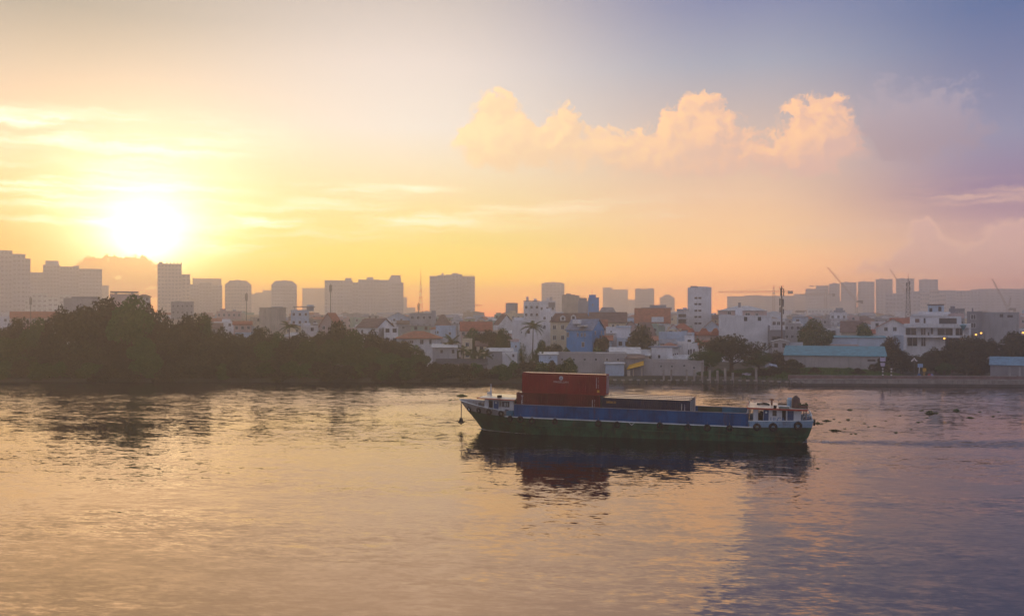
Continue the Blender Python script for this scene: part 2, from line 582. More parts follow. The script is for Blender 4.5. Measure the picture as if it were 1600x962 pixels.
def on_boat(name, x, y, z, rz=0.0, label=None, cat=None, group=None):
    """a thing of its own that stands or hangs on the barge"""
    o = empty(name, (0, 0, 0), 0, label, cat, group)
    o.matrix_world = BMAT @ Matrix.Translation((x, y, z)) @ Matrix.Rotation(rz, 4, 'Z')
    return o

M_HULL = mat('hull_green', (.018, .075, .038), .6, .2, var=.4, rust=.55, scale=.5, streak=.5, bump=.015, bscale=1.2)
M_BOTTOM = mat('hull_boot_paint', (.020, .022, .018), .6, .3, var=.3)
M_GREYP = mat('bulwark_grey', (.30, .29, .30), .5, .3, rust=.5, var=.2, streak=.35)
M_BLUEGREY = mat('bulwark_blue_grey', (.20, .32, .45), .5, .3, rust=.4, var=.15, streak=.3)
M_BLUE = mat('hold_blue', (.002, .075, .23), .65, .12, var=.25, rust=.35, scale=.4, streak=.35, bump=.012, bscale=.9)
M_TEAL = mat('lining_teal', (.015, .13, .22), .5, .3, var=.25)
M_LGREEN = mat('lining_green', (.03, .06, .035), .6, .3, var=.3)
M_WHITE = mat('cabin_white', (.52, .54, .57), .45, .35, var=.08, streak=.18)
M_RED = mat('trim_red', (.42, .05, .025), .5, .3, var=.15)
M_CREAM = mat('roof_cream', (.62, .55, .45), .22, .9, var=.15, grain=.05)
M_LIGHT = mat('rail_white', (.55, .60, .62), .4, .4, var=.15)
M_DBLUE = mat('door_blue', (.006, .05, .15), .4, .35, var=.12)
M_DARK = mat('dark_interior', (.012, .011, .012), .8, .2, var=.2)
M_DECK = mat('deck_paint', (.10, .07, .055), .7, .3, var=.35, scale=1.0)
M_GLASS = mat('window_glass', (.015, .02, .03), .08, .5, var=.0)
M_STEEL = mat('weathered_steel', (.16, .14, .13), .5, .5, var=.25)
M_RUBBER = mat('tyre_rubber', (.014, .013, .013), .75, .3, var=.2)
M_BROWN = mat('brown_plastic', (.085, .04, .03), .5, .4, var=.2)
M_WOOD = mat('old_planks', (.12, .075, .05), .8, .2, var=.3, grain=.2)
M_PALEBLUE = mat('drum_pale_blue', (.25, .40, .55), .4, .4)

def sheer(x):
    return 2.2 + (.38 * max(0.0, (-1 - x) / 7.4) ** 1.2) + .22 * max(0.0, (x - 33) / 8) 

def topz(x):
    if x < 10:
        return 3.0 + .92 * max(0.0, (-1.6 - x) / 7.9) ** 1.1
    return 2.98 + .32 * max(0.0, (x - 33) / 8)

LEV = [  # stem x, stern x, half breadth, entry length, fullness, stern taper
    (-4.6, 37.2, 3.9, 15, .8, .62), (-6.0, 39.2, 4.62, 14, .75, .72), (-7.05, 40.5, 4.75, 12, .68, .82), (-8.45, 40.95, 4.8, 10.5, .62, .86), (-9.5, 41.15, 4.85, 10.5, .60, .87)]

def half(k, x):
    s0, s1, b, le, p, ta = LEV[k]
    u = min(1.0, max(0.0, (x - s0) / le))
    w = min(1.0, max(0.0, (s1 - x) / 8.0))
    return b * math.sin(u * PI / 2) ** p * (ta + (1 - ta) * math.sin(w * PI / 2))

def level_z(k, x):
    return (-1.3, -.25, 1.05, None, None)[k] if k < 3 else (sheer(x) if k == 3 else topz(x))

TS = [0, .012, .03, .055, .085, .12, .16, .2, .25, .32, .42, .52, .62, .7, .76, .81, .85, .89, .93, .965, 1.0]

def hull_pts(k, side, ts=TS):
    out = []
    for t in ts:
        x = LEV[k][0] + (LEV[k][1] - LEV[k][0]) * t
        out.append((x, side * half(k, x), level_z(k, x)))
    return out

hv, hf, hmi = [], [], []
nT = len(TS)
ring = [hull_pts(k, -1) for k in range(4)] + [hull_pts(k, 1) for k in (3, 2, 1, 0)]
for r_ in ring:
    hv += r_
for a in range(7):
    for i in range(nT - 1):
        if a == 3:
            continue
        hf.append((a * nT + i, a * nT + i + 1, (a + 1) * nT + i + 1, (a + 1) * nT + i))
        hmi.append(1 if a in (0, 6) else 0)
hf.append(tuple(a * nT + nT - 1 for a in range(8)))
hmi.append(0)
hb_ = MB()
hb_.v, hb_.f, hb_.mi = hv, hf, hmi
hull = hb_.build('hull', [M_HULL, M_BOTTOM], boat)

def bulwark(name, x0, x1, m_, closed_end):
    """a raised plate along both sides between x0 and x1, with thickness"""
    b = MB()
    ts = np.linspace(0, 1, 17)
    for side in (-1, 1):
        o_, i_ = [], []
        for t in ts:
            xa = x0[0] + (x1[0] - x0[0]) * t
            xb = x0[1] + (x1[1] - x0[1]) * t
            ya, yb = half(3, xa) + .02, half(4, xb) + .02
            o_.append(((xa, side * ya, sheer(xa) - .02), (xb, side * yb, topz(xb))))
            i_.append(((xa + .0, side * max(0, ya - .12), sheer(xa) - .02), (xb, side * max(0, yb - .12), topz(xb))))
        v = [p for q in o_ for p in q] + [p for q in i_ for p in q]
        n = len(ts)
        f = []
        for i in range(n - 1):
            f.append((2 * i, 2 * i + 2, 2 * i + 3, 2 * i + 1))
            f.append((2 * n + 2 * i, 2 * n + 2 * i + 1, 2 * n + 2 * i + 3, 2 * n + 2 * i + 2))
            f.append((2 * i + 1, 2 * i + 3, 2 * n + 2 * i + 3, 2 * n + 2 * i + 1))
        f += [(0, 1, 2 * n + 1, 2 * n), (2 * n - 2, 4 * n - 2, 4 * n - 1, 2 * n - 1)]
        b.add(v, f)
    if closed_end:
        xa, xb = x1
        ya, yb = half(3, xa) + .02, half(4, xb) + .02
        b.add([(xa, -ya, sheer(xa)), (xa, ya, sheer(xa)), (xb, yb, topz(xb)), (xb, -yb, topz(xb)),
               (xa - .12, -ya, sheer(xa)), (xa - .12, ya, sheer(xa)), (xb - .12, yb, topz(xb)), (xb - .12, -yb, topz(xb))],
              [(0, 1, 2, 3), (4, 7, 6, 5), (3, 2, 6, 7)])
    o = b.build(name, m_, boat)
    for side in (-1, 1):
        cap = MB()
        pts = []
        for t in ts:
            xb = x0[1] + (x1[1] - x0[1]) * t
            pts.append((xb, side * max(.0, half(4, xb) - .04), topz(xb) + .03))
        cap.tube(pts, .07, 5)
        cap.build('cap_rail', M_LIGHT, o)
    return o

bow_bul = bulwark('bulwark', (-8.45, -9.5), (-.9, -1.1), M_GREYP, False)
aft_bul = bulwark('bulwark', (32.9, 32.75), (40.95, 41.15), M_BLUEGREY, True)

# deck, the white line at its edge, the rubbing strake and the draught marks
dk = MB()
xs_ = np.concatenate([np.linspace(-8.2, 3, 12), np.linspace(6, 32, 6), np.linspace(33, 40.8, 8)])
dv = [(x, -max(.02, half(3, x) - .05), sheer(x) - .06) for x in xs_] + [(x, max(.02, half(3, x) - .05), sheer(x) - .06) for x in xs_]
dk.add(dv, [(i, i + 1, len(xs_) + i + 1, len(xs_) + i) for i in range(len(xs_) - 1)])
dk.build('deck', M_DECK, boat)
wl = MB()
for side in (-1, 1):
    wl.tube([(x, side * (half(3, x) + .03), sheer(x) - .02) for x in np.linspace(-1.2, 33.4, 24)], .085, 5)
wl.build('deck_edge', M_LIGHT, boat)
st = MB()
for side in (-1, 1):
    st.tube([(x, side * (half(2, x) + .03), 1.08) for x in np.linspace(-4, 39, 30)], .07, 5)
st.build('rubbing_strake', M_HULL, boat)
lm = MB()
x_, z_ = S(987, 662.5, -4.84)
lm.add([(x_ - .45, -4.86, z_ + .22), (x_, -4.86, z_ - .18), (x_ + .45, -4.86, z_ + .22), (x_ + .33, -4.86, z_ + .22), (x_, -4.86, z_ - .04), (x_ - .33, -4.86, z_ + .22)],
       [(0, 1, 4, 5), (1, 2, 3, 4)])
lm.box(x_ - .42, x_ + .42, -4.862, -4.856, z_ + .25, z_ + .31)
lm.build('load_mark', M_LIGHT, boat)

# the hold: blue walls, lining and floor
CT = 3.9
hold = MB().box(.05, 32.7, -4.10, -3.95, 2.15, CT).box(.05, 32.7, 3.95, 4.10, 2.15, CT)
hold.box(.05, .2, -3.95, 3.95, 2.15, CT).box(32.55, 32.7, -3.95, 3.95, 2.15, CT)
for i in range(23):
    xx = .7 + i * 1.42
    hold.box(xx, xx + .06, -4.19, -4.102, 2.15, CT - .16)
hold = hold.build('hold_wall', M_BLUE, boat)
cr = MB().box(.0, 32.75, -4.17, -3.93, CT, CT + .07).box(.0, 32.75, 3.93, 4.17, CT, CT + .07).box(32.5, 32.75, -3.93, 3.93, CT, CT + .07)
cr.build('coaming_rail', mat('coaming_rail', (.22, .22, .27), .5, .4, var=.25), hold)
MB().box(.2, 32.55, -3.95, 3.95, 2.16, 2.72).build('hold_floor', M_DECK, boat)
MB().box(25.5, 28.9, 3.90, 3.947, 2.74, CT - .02).build('lining', M_LGREEN, hold)
MB().box(28.93, 32.5, 3.90, 3.947, 2.74, CT - .02).build('lining', M_TEAL, hold)
MB().box(-1.0, .02, -4.5, -3.2, 2.2, 2.95).build('locker', M_TEAL, boat)

# forward cabin
def X3(px):
    return S(px, 632, -3.0)[0]
cw = MB()
zt, zb = 4.46, 2.35
def near(px0, px1, z0=zb, z1=zt, y=-3.0):
    cw.box(X3(px0), X3(px1), y, y + .1, z0, z1)
near(757, 763.5); near(770, 771.5); near(779, 780.3)
near(780.3, 796, zb, 3.36); near(780.3, 796, 4.2, zt); near(783.3, 784.3, 3.36, 4.2); near(796, 802.5)
cw.box(X3(763.5), X3(779), -3.0, -2.9, 4.22, zt)
cw.box(X3(757), X3(757) + .1, -2.9, 2.9, zb, zt).box(X3(802.5) - .1, X3(802.5), -2.9, 2.9, zb, zt)
cw.box(X3(757), X3(780), 2.9, 3.0, zb, zt).box(X3(780), X3(784), 2.9, 3.0, zb, 3.2).box(X3(780), X3(784), 2.9, 3.0, 4.3, zt).box(X3(784), X3(802.5), 2.9, 3.0, zb, zt)
fcab = cw.build('cabin', M_WHITE, boat)
fdoor = MB().box(X3(771.5), X3(779), -3.04, -2.98, zb, 4.2).build('door', M_DBLUE, fcab)
dl = MB(); dl.lathe([(.14, 0), (.14, .02)], 10); dlo = dl.build('porthole', M_LIGHT, fcab)
dlo.rotation_euler = (PI / 2, 0, 0); dlo.location = (X3(775), -3.045, 3.95)
MB().box(X3(784.3), X3(796), -2.98, -2.94, 3.36, 4.2).build('window', M_GLASS, fcab)
MB().box(X3(788.3), X3(789), -3.0, -2.99, 3.5, 4.0).box(X3(790), X3(790.6), -3.0, -2.99, 3.5, 4.0).box(X3(792.5), X3(793), -3.0, -2.99, 3.5, 4.0).build('window_sticker', M_LIGHT, fcab)
rl, rr = S(746, 621, -3.4)[0], S(804.5, 624, -3.4)[0]
rf = MB()
rf.add([(rl, -3.4, 4.56), (rr, -3.4, 4.46), (rr, 3.4, 4.46), (rl, 3.4, 4.56), (rl + .5, -2.2, 4.80), (rr, -2.2, 4.72), (rr, 2.2, 4.72), (rl + .5, 2.2, 4.80)],
       [(0, 3, 2, 1), (4, 5, 6, 7), (0, 1, 5, 4), (1, 2, 6, 5), (2, 3, 7, 6), (3, 0, 4, 7)])
froof = rf.build('roof', M_CREAM, fcab)
MB().tube([(rl, -3.44, 4.55), (rr, -3.44, 4.45)], .09, 4).tube([(rl - .03, -3.44, 4.55), (rl - .03, 3.44, 4.55)], .09, 4).build('roof_edge', M_RED, fcab)
mx_ = S(767, 612, 0)[0]
MB().lathe([(.17, 4.6), (.15, 5.2), (.09, 5.6), (.06, 6.45)], 8, (mx_, 0, 0)).box(mx_ - .55, mx_ - .14, -.15, .15, 4.85, 5.2).build('mast', M_WHITE, fcab)
bx0, bx1 = S(777.5, 619, -2.6)[0], S(783, 619, -2.6)[0]
MB().box(bx0, bx1, -2.8, -2.2, 4.60, 5.0).build('roof_box', M_DARK, fcab)

# foredeck gear
wd = MB().box(-6.3, -5.5, -1.3, 1.3, 2.45, 2.75).tube([(-5.9, -1.2, 3.15), (-5.9, 1.2, 3.15)], .38, 10).box(-6.1, -5.7, -1.45, -1.3, 2.7, 3.75).box(-6.1, -5.7, 1.3, 1.45, 2.7, 3.75)
wd.build('windlass', mat('windlass_paint', (.03, .035, .07), .5, .4), boat)
for (bxx, byy) in ((-4.95, -2.6), (-7.2, -.9), (-4.95, 2.4), (-7.2, .9)):
    MB().lathe([(.16, 2.4), (.13, 3.1), (.2, 3.15), (.2, 3.3), (.05, 3.36)], 8, (bxx, byy, 0)).build('bollard', M_STEEL, boat)
hx, hz_ = S(733.5, 639, -1.75)
hp = MB()
for k in range(14):
    a0, a1 = 2 * PI * k / 14, 2 * PI * (k + 1) / 14
    hp.tube([(.36 * math.cos(a0), 0, .30 * math.sin(a0)), (.36 * math.cos(a1), 0, .30 * math.sin(a1))], .09, 5, cap=False)
hp = hp.build('hawse_ring', M_DARK, boat)
hp.location = (hx, -half(4, hx) * .80 - .08, hz_)
hp.rotation_euler = (R(12), 0, R(-38))
pe = MB().add([(.22 * math.cos(2 * PI * k / 12), 0, .20 * math.sin(2 * PI * k / 12)) for k in range(12)], [tuple(range(12))])
pe.lathe([(.001, 0), (.001, .001)], 3)
pe.build('hawse_plate', M_WHITE, hp)

# anchor hanging under the stem
ax_, az_ = S(721, 628, 0)
anch = on_boat('anchor', ax_, 0, 0, 0, 'dark iron anchor hanging on its chain below the barge bow', 'anchor')
zc0, zc1 = S(721, 626, 0)[1], S(721, 655, 0)[1]
ch = MB()
nk = 16
for k in range(nk):
    z0 = zc0 + (zc1 - zc0) * k / nk
    z1 = zc0 + (zc1 - zc0) * (k + 1.15) / nk
    w_ = .07
    if k % 2:
        ch.box(-w_, w_, -.03, .03, z1, z0)
    else:
        ch.box(-.03, .03, -w_, w_, z1, z0)
ch.build('chain', M_STEEL, anch)
M_IRON = mat('anchor_iron', (.03, .025, .022), .8, .3)
MB().box(-.1, .1, -.09, .09, zc1 - .75, zc1 + .25).build('shank', M_IRON, anch)
fl = MB()
for s_ in (-1, 1):
    fl.tube([(0, 0, zc1 - .5), (s_ * .35, 0, zc1 - .42), (s_ * .62, 0, zc1 - .22)], [.16, .12, .04], 6)
fl.add([(-.35, -.1, zc1 - .35), (.35, -.1, zc1 - .35), (.2, -.08, zc1 + .2), (-.2, -.08, zc1 + .2), (-.35, .1, zc1 - .35), (.35, .1, zc1 - .35), (.2, .08, zc1 + .2), (-.2, .08, zc1 + .2)],
       [(0, 1, 2, 3), (4, 7, 6, 5), (0, 4, 5, 1), (1, 5, 6, 2), (2, 6, 7, 3), (3, 7, 4, 0)])
fl.build('fluke', M_IRON, anch)
MB().box(-.9, .9, -.05, .05, zc1 - .34, zc1 - .26).build('stock', M_IRON, anch)

# aft deckhouse
AV = -3.9
def XA(px):
    return S(px, 648, AV)[0]
aw = MB()
zt, zb = 4.62, 2.32
def nearA(px0, px1, z0=zb, z1=zt):
    aw.box(XA(px0), XA(px1), AV, AV + .1, z0, z1)
nearA(1177, 1184); nearA(1184, 1192.5, zb, 3.05); nearA(1184, 1192.5, 4.5, zt); nearA(1192.5, 1193); nearA(1201, 1207); nearA(1207, 1213.5, zb, 3.72); nearA(1213.5, 1222)
nearA(1228.5, 1230.3); nearA(1240, 1251.5)
aw.box(XA(1193), XA(1201), AV, AV + .1, 4.5, zt).box(XA(1222), XA(1240), AV, AV + .1, 4.5, zt).box(XA(1207), XA(1213.5), AV, AV + .1, 4.45, zt)
aw.box(XA(1192.5), XA(1192.5) + .1, AV + .1, 3.9, zb, zt).box(XA(1228), XA(1228) + .1, AV + .1, 3.8, zb, zt).box(XA(1251.5) - .1, XA(1251.5), AV + .1, 3.9, zb, zt)
aw.box(XA(1192), XA(1251.5), 3.8, 3.9, zb, zt).box(XA(1177), XA(1184), 3.8, 3.9, zb, zt).box(XA(1184), XA(1192), 3.8, 3.9, zb, 3.0)
acab = aw.build('deckhouse', M_WHITE, boat)
ad = MB().box(XA(1193), XA(1201), AV - .03, AV + .04, zb, 4.5).build('door', M_DBLUE, acab)
MB().box(XA(1230.3), XA(1240), AV - .03, AV + .04, zb, 4.5).build('door', M_DBLUE, acab)
MB().box(XA(1222), XA(1228.5), AV + .3, AV + .36, zb, 4.5).build('doorway', M_DARK, acab)
MB().box(XA(1207), XA(1213.5), AV + .03, AV + .06, 3.72, 4.45).build('window', M_GLASS, acab)
po = MB(); po.lathe([(.15, 0), (.15, .02)], 10); po = po.build('porthole', M_LIGHT, acab)
po.rotation_euler = (PI / 2, 0, 0); po.location = (XA(1197), AV - .035, 4.18)
pm = MB()
xa, xb = XA(1203), XA(1221.5)
pm.add([(xa + .45, AV - .008, 2.95), (xb - .3, AV - .008, 2.75), (xb, AV - .008, 2.40), (xb - .55, AV - .008, 3.30), (xb - .9, AV - .008, 2.85)], [(0, 4, 1), (4, 3, 2, 1)])
pm.box(xa, xb, AV - .006, AV - .002, 2.80, 2.86)
pm.build('painted_peak', mat('sign_dark_blue', (.02, .06, .16), .5), acab)
def text(name, s_, size, m_, parent, loc, rot=(PI / 2, 0, 0), align='LEFT', ext=.006, sx=1.0, spacing=1.0):
    cu = bpy.data.curves.new(name, 'FONT')
    cu.body = s_
    cu.size = size
    cu.extrude = ext
    cu.align_x = align
    cu.space_line = .86
    cu.space_character = spacing
    cu.materials.append(m_)
    o = bpy.data.objects.new(name, cu)
    COL.objects.link(o)
    o.parent = parent
    o.location = loc
    o.rotation_euler = rot
    o.scale = (sx, 1, 1)
    return o
text('lettering', 'ULCA', .85, mat('sign_blue', (.01, .11, .30), .5), acab, (xa + .04, AV - .012, 2.98), ext=.004, sx=.88)
rl, rr = S(1168, 639, -4.3)[0], S(1261.5, 639, -4.3)[0]
aroof = MB().box(rl, rr, -4.3, 4.3, 4.64, 4.74).build('roof', M_CREAM, acab)
MB().box(rl - .06, rr + .06, -4.37, -4.302, 4.57, 4.78).box(rr + .002, rr + .06, -4.3, 4.3, 4.57, 4.78).box(rl - .06, rl - .002, -4.3, 4.3, 4.57, 4.78).build('roof_edge', M_RED, acab)
for yy in (-4.15, 4.15):
    MB().tube([(rr - .15, yy, 2.5), (rr - .15, yy, 4.64)], .09, 6).build('post', M_STEEL, acab)
    MB().tube([(rl + .2, yy, 2.2), (rl + .2, yy, 4.64)], .06, 6).build('post', M_STEEL, acab)
MB().box(XA(1184.5), XA(1192), -1.5, 1.5, zb, 3.55).tube([(XA(1187), -1, 3.4), (XA(1191), -1, 4.0)], .3, 8).build('engine', M_DARK, acab)
rail = MB()
xr0, xr1 = rl + .1, S(1231, 635, -4.0)[0]
for (yy, zz) in ((3.9, 5.30),):
    rail.tube([(xr0, yy, 4.74), (xr0, yy, zz - .15), (xr0 + .2, yy, zz), (xr1, yy, zz)], .045, 6)
    for t in np.linspace(.15, 1, 5):
        xx = xr0 + (xr1 - xr0) * t
        rail.tube([(xx, yy, 4.74), (xx, yy, zz)], .03, 5)
rail.tube([(xr0, 3.9, 5.15), (xr0, -1.5, 5.15), (xr0, -1.5, 4.74)], .045, 6)
rail.build('roof_rail', M_STEEL, acab)
tl = MB().lathe([(.12, 4.74), (.1, 5.3), (.3, 5.35), (.22, 5.62)], 8, (S(1206, 630, 1.0)[0], 1.0, 0)).build('vent_cowl', mat('cowl_rust', (.2, .07, .03), .6), acab)
x0, x1 = S(1208.5, 637, -4.1)[0], S(1213.5, 637, -4.1)[0]
MB().box(x0, x1, -4.1, -3.6, 4.745, 5.15).build('lamp_box', M_DARK, acab)
sr = MB()
for side in (-1, 1):
    sr.tube([(39.7, side * 3.9, 3.1), (39.9, side * 3.95, 3.85), (40.9, side * 3.7, 3.95), (41.0, side * 3.7, 3.2)], .06, 6)
sr.tube([(40.95, -3.7, 3.9), (40.95, 3.7, 3.9)], .06, 6)
sr.build('stern_rail', M_LIGHT, boat)
MB().box(40.1, 40.7, -3.4, -2.6, 2.35, 3.55).build('stern_locker', M_DBLUE, boat)
MB().box(38.2, 40.5, -.09, .09, -1.0, 1.5).build('rudder', M_BOTTOM, boat)

# things carried on the roofs and decks
def pix(px, py, v):
    return S(px, py, v)
xx, zz = pix(1243.5, 630, -2.0)
t = on_boat('water_tank', xx, -2.0, 4.745, 0, 'dark brown ribbed water tank with domed top on the aft cabin roof', 'tank')
MB().lathe([(.56, 0), (.58, .1), (.55, .16), (.58, .3), (.55, .36), (.58, .55), (.55, .61), (.58, .8), (.55, .86), (.57, 1.1), (.48, 1.38), (.3, 1.52), (.22, 1.54)], 18).build('tank_body', M_BROWN, t, True)
MB().lathe([(.2, 1.54), (.2, 1.62), (.05, 1.65)], 10).build('lid', M_DARK, t)
xx, zz = pix(1234.5, 630, -.6)
t = on_boat('plastic_drum', xx, -.6, 4.745, 0, 'pale blue drum standing behind the dark brown tank on the cabin roof', 'drum')
MB().lathe([(.40, 0), (.42, .1), (.42, .45), (.44, .5), (.42, .55), (.42, 1.0), (.36, 1.2), (.12, 1.25)], 14).build('drum_body', M_PALEBLUE, t, True)
MB().lathe([(.43, .98), (.44, 1.02), (.43, 1.06)], 14).build('band', M_LIGHT, t)
xx, zz = pix(791, 644, -3.9)
t = on_boat('plastic_drum', xx, -3.9, 2.2, 0, 'dark blue drum lying beside the forward cabin of the barge', 'drum')
MB().lathe([(.33, 0), (.36, .06), (.36, .42), (.38, .46), (.36, .5), (.36, .84), (.30, .9)], 12).build('drum_body', mat('drum_navy', (.012, .025, .07), .4), t, True)
MB().lathe([(.08, .9), (.08, .95)], 8).build('cap', M_DARK, t)
xx, zz = pix(1225, 633, -3.2)
t = on_boat('storage_bench', xx, -3.4, 4.745, 0, 'low grey green bench box on the aft roof left of the tank', 'bench')
MB().box(-.68, .68, -.3, .3, 0, .26).build('bench_body', mat('bench_green', (.16, .18, .15), .6), t)
MB().box(-.72, .72, -.33, .33, .262, .32).build('lid', M_LIGHT, t)
xx, zz = pix(1225, 630, 2.2)
t = on_boat('plank_pile', xx, 2.2, 4.745, 0, 'pile of brown planks on the aft cabin roof below the pale drum', 'planks')
for k in range(4):
    for j in range(2):
        MB().box(-.85 + .05 * k, .8 - .04 * j, -.42 + .22 * k, -.22 + .22 * k, j * .09, j * .09 + .08).build('plank', M_WOOD, t)
xx, zz = pix(1193, 633, .6)
t = on_boat('coiled_hose', xx, .6, 4.745, 0, 'dark bundle of hose lying across the front of the aft roof', 'hose')
hs = MB()
hs.tube([(-.9, .2, .1), (-.3, .1, .14), (.3, -.1, .12), (.8, -.2, .1)], .11, 6).tube([(-.6, -.2, .1), (.1, .2, .25), (.7, .1, .12)], .09, 6)
hs.build('hose', M_DARK, t)

# tyres along the hull
def torus(rad, r, n=18, k=8):
    v, f = [], []
    for i in range(n):
        a = 2 * PI * i / n
        for j in range(k):
            b = 2 * PI * j / k
            rr_ = rad + r * math.cos(b)
            v.append((rr_ * math.cos(a), r * .9 * math.sin(b), rr_ * math.sin(a)))
    for i in range(n):
        for j in range(k):
            f.append((i * k + j, i * k + (j + 1) % k, ((i + 1) % n) * k + (j + 1) % k, ((i + 1) % n) * k + j))
    return v, f
tv, tf = torus(.33, .15)
TYRE = [(748, 641, 'on the grey bow plating, first from the stem'), (764, 643.5, 'on the bow plating below the cabin post'), (783, 646, 'on the bow plating below the cabin window'),
        (797, 654, 'just ahead of the blue hold corner'), (813, 655, 'under the front end of the blue hold'), (831, 657.5, 'under the left end of the stacked red containers'),
        (867, 658.5, 'under the round emblem of the top container'), (935, 661.5, 'under the right end of the red containers'), (964, 663.5, 'under the yellow lettering of the navy container'),
        (1031, 664.5, 'under the middle of the navy container'), (1075, 667, 'under the right end of the navy container'), (1105, 668, 'under the empty green lined part of the hold'),
        (1140, 669, 'under the empty blue part of the hold'), (1183, 667, 'on the pale aft bulwark, front one of three'), (1208, 667, 'on the pale aft bulwark, middle one of three'),
        (1247, 665, 'on the pale aft bulwark, rear one of three')]
tme = None
for i, (px, py, where) in enumerate(TYRE):
    big = i >= 13
    v_ = -4.9
    for _ in range(4):
        x_, z_ = S(px, py, v_)
        k_ = 4 if (i < 3 or big) else 3
        v_ = -(half(k_, x_) + .14)
    o = bpy.data.objects.new('tyre_fender', tme) if tme else None
    if o is None:
        o = mesh_obj('tyre_fender', tv, tf, M_RUBBER, None, True)
        tme = o.data
    else:
        COL.objects.link(o)
    dxh = (half(3, x_ + .3) - half(3, x_ - .3)) / .6
    s_ = (1.18 if big else 1.0) * (.94 + .12 * ((i * 37) % 10) / 10)
    o.matrix_world = BMAT @ Matrix.Translation((x_, v_, z_)) @ Matrix.Rotation(-math.atan(dxh), 4, 'Z') @ Matrix.Rotation(R(-4 if i > 2 else 8), 4, 'X') @ Matrix.Diagonal((s_, s_, s_, 1))
    tag(o, 'black tyre fender ' + where, 'tyre', 'tyres hung along the barge side')
    rp = MB().tube([(0, 0, .40), (0, .03, .75 if not big else .62)], .03, 4).build('rope', M_STEEL, o)
xx, zz = pix(1268, 658, 0)
o = bpy.data.objects.new('tyre_fender', tme)
COL.objects.link(o)
o.matrix_world = BMAT @ Matrix.Translation((41.3, -2.6, 2.95)) @ Matrix.Rotation(R(90), 4, 'Z')
tag(o, 'black tyre fender hung at the stern corner of the barge', 'tyre', 'tyres hung along the barge side')

# ------------------------------------------------------------------ containers
def corrugated(L, H, y0, depth=.036, n=43):
    """one long wall seen from -y with trapezoid corrugations"""
    prof = []
    p = L / n
    for i in range(n):
        b = i * p
        prof += [(b, 0), (b + p * .28, 0), (b + p * .5, depth), (b + p * .78, depth)]
    prof.append((L, 0))
    return prof

def container(label, x, y, z, H, m_, top_m=None, L=12.19, Wd=2.44):
    c = on_boat('shipping_container', x, y, z, 0, label, 'container', 'shipping containers on the barge')
    pr = corrugated(L - .3, H, 0)
    b = MB()
    n = len(pr)
    for side in (0, 1):
        v = []
        for (u, d) in pr:
            yy = .03 + d if side == 0 else Wd - .03 - d
            v += [(u + .15, yy, .15), (u + .15, yy, H - .1)]
        b.add(v, [(2 * i, 2 * i + 2, 2 * i + 3, 2 * i + 1) for i in range(n - 1)])
    b.box(.03, .06, .1, Wd - .1, .1, H - .08)
    b.build('side_wall', m_, c)
    fr = MB()
    for xx in (0, L - .16):
        for yy in (0, Wd - .14):
            fr.box(xx, xx + .16, yy, yy + .14, .118, H - .118)
    for yy in (.004, Wd - .104):
        fr.box(.16, L - .16, yy, yy + .10, 0, .16).box(.16, L - .16, yy, yy + .10, H - .12, H - .004)
    for xx in (.004, L - .124):
        fr.box(xx, xx + .12, .14, Wd - .14, .0, .16).box(xx, xx + .12, .14, Wd - .14, H - .12, H - .004)
    fr.box(.16, L - .16, .11, Wd - .11, .02, .1)
    fr.build('frame', m_, c)
    rf_ = MB()
    v, f = [], []
    pr2 = corrugated(L - .28, H, 0, .028, 40)
    for (u, d) in pr2:
        v += [(u + .14, .09, H - .035 - d), (u + .14, Wd - .09, H - .035 - d)]
    rf_.add(v, [(2 * i, 2 * i + 2, 2 * i + 3, 2 * i + 1) for i in range(len(pr2) - 1)])
    rf_.build('roof', top_m or m_, c)
    for k in range(2):
        d = MB().box(L - .05, L - .01, .15 + k * 1.075, .15 + k * 1.075 + 1.065, .17, H - .125).build('door', m_, c)
        lb = MB()
        for q in (.3, .78):
            yy = .15 + k * 1.075 + q
            lb.tube([(L + .015, yy, .2), (L + .015, yy, H - .16)], .022, 6)
        lb.build('locking_bar', M_LIGHT, d)
    cme = None
    for xx in (-.004, L - .17):
        for yy in (-.004, Wd - .156):
            for zz in (-.002, H - .116):
                if cme is None:
                    o = MB().box(0, .174, 0, .16, 0, .118).build('corner_casting', M_STEEL, c)
                    cme = o.data
                else:
                    o = bpy.data.objects.new('corner_casting', cme)
                    COL.objects.link(o)
                    o.parent = c
                o.location = (xx, yy, zz)
    return c

M_CRED = mat('container_red', (.24, .017, .016), .6, .2, rust=.3, var=.16, scale=.35, streak=.22)
M_CRED2 = mat('container_oxide', (.13, .016, .013), .65, .2, rust=.5, var=.22, scale=.4, streak=.3)
M_CNAVY = mat('container_navy', (.020, .020, .050), .5, .25, rust=.35, var=.2, scale=.4, streak=.2)
M_CROOF = mat('container_roof_glare', (.45, .36, .30), .20, .9, var=.25, scale=.6, grain=.06)  # pale cream puts the sky's reflection on the roofs into the colour
M_PRINT = mat('container_print', (.62, .60, .62), .6, .3, var=.1)
M_YEL = mat('container_yellow', (.55, .28, .03), .6, .3)
Y0 = -3.66
c1 = container('rust red shipping container with stacked white letters at its left end, under another', .28, Y0, 2.725, 2.896, M_CRED2, M_CROOF)
c2 = container('bright red shipping container with round white emblem, alone on top of the stack', 1.10, Y0 - .02, 5.63, 2.896, M_CRED, M_CROOF)
c3 = container('dark navy shipping container with yellow lettering, front row aft of the red ones', 12.78, Y0, 2.725, 2.62, M_CNAVY, M_CROOF)
c4 = container('navy shipping container in the middle row behind the yellow lettered one', 12.86, Y0 + 2.5, 2.725, 2.62, M_CNAVY, M_CROOF)
c5 = container('brown shipping container in the far row with its pale door end showing', 12.95, Y0 + 5.0, 2.725, 2.62, mat('container_brown', (.16, .07, .055), .55, .3, var=.2), M_CROOF)
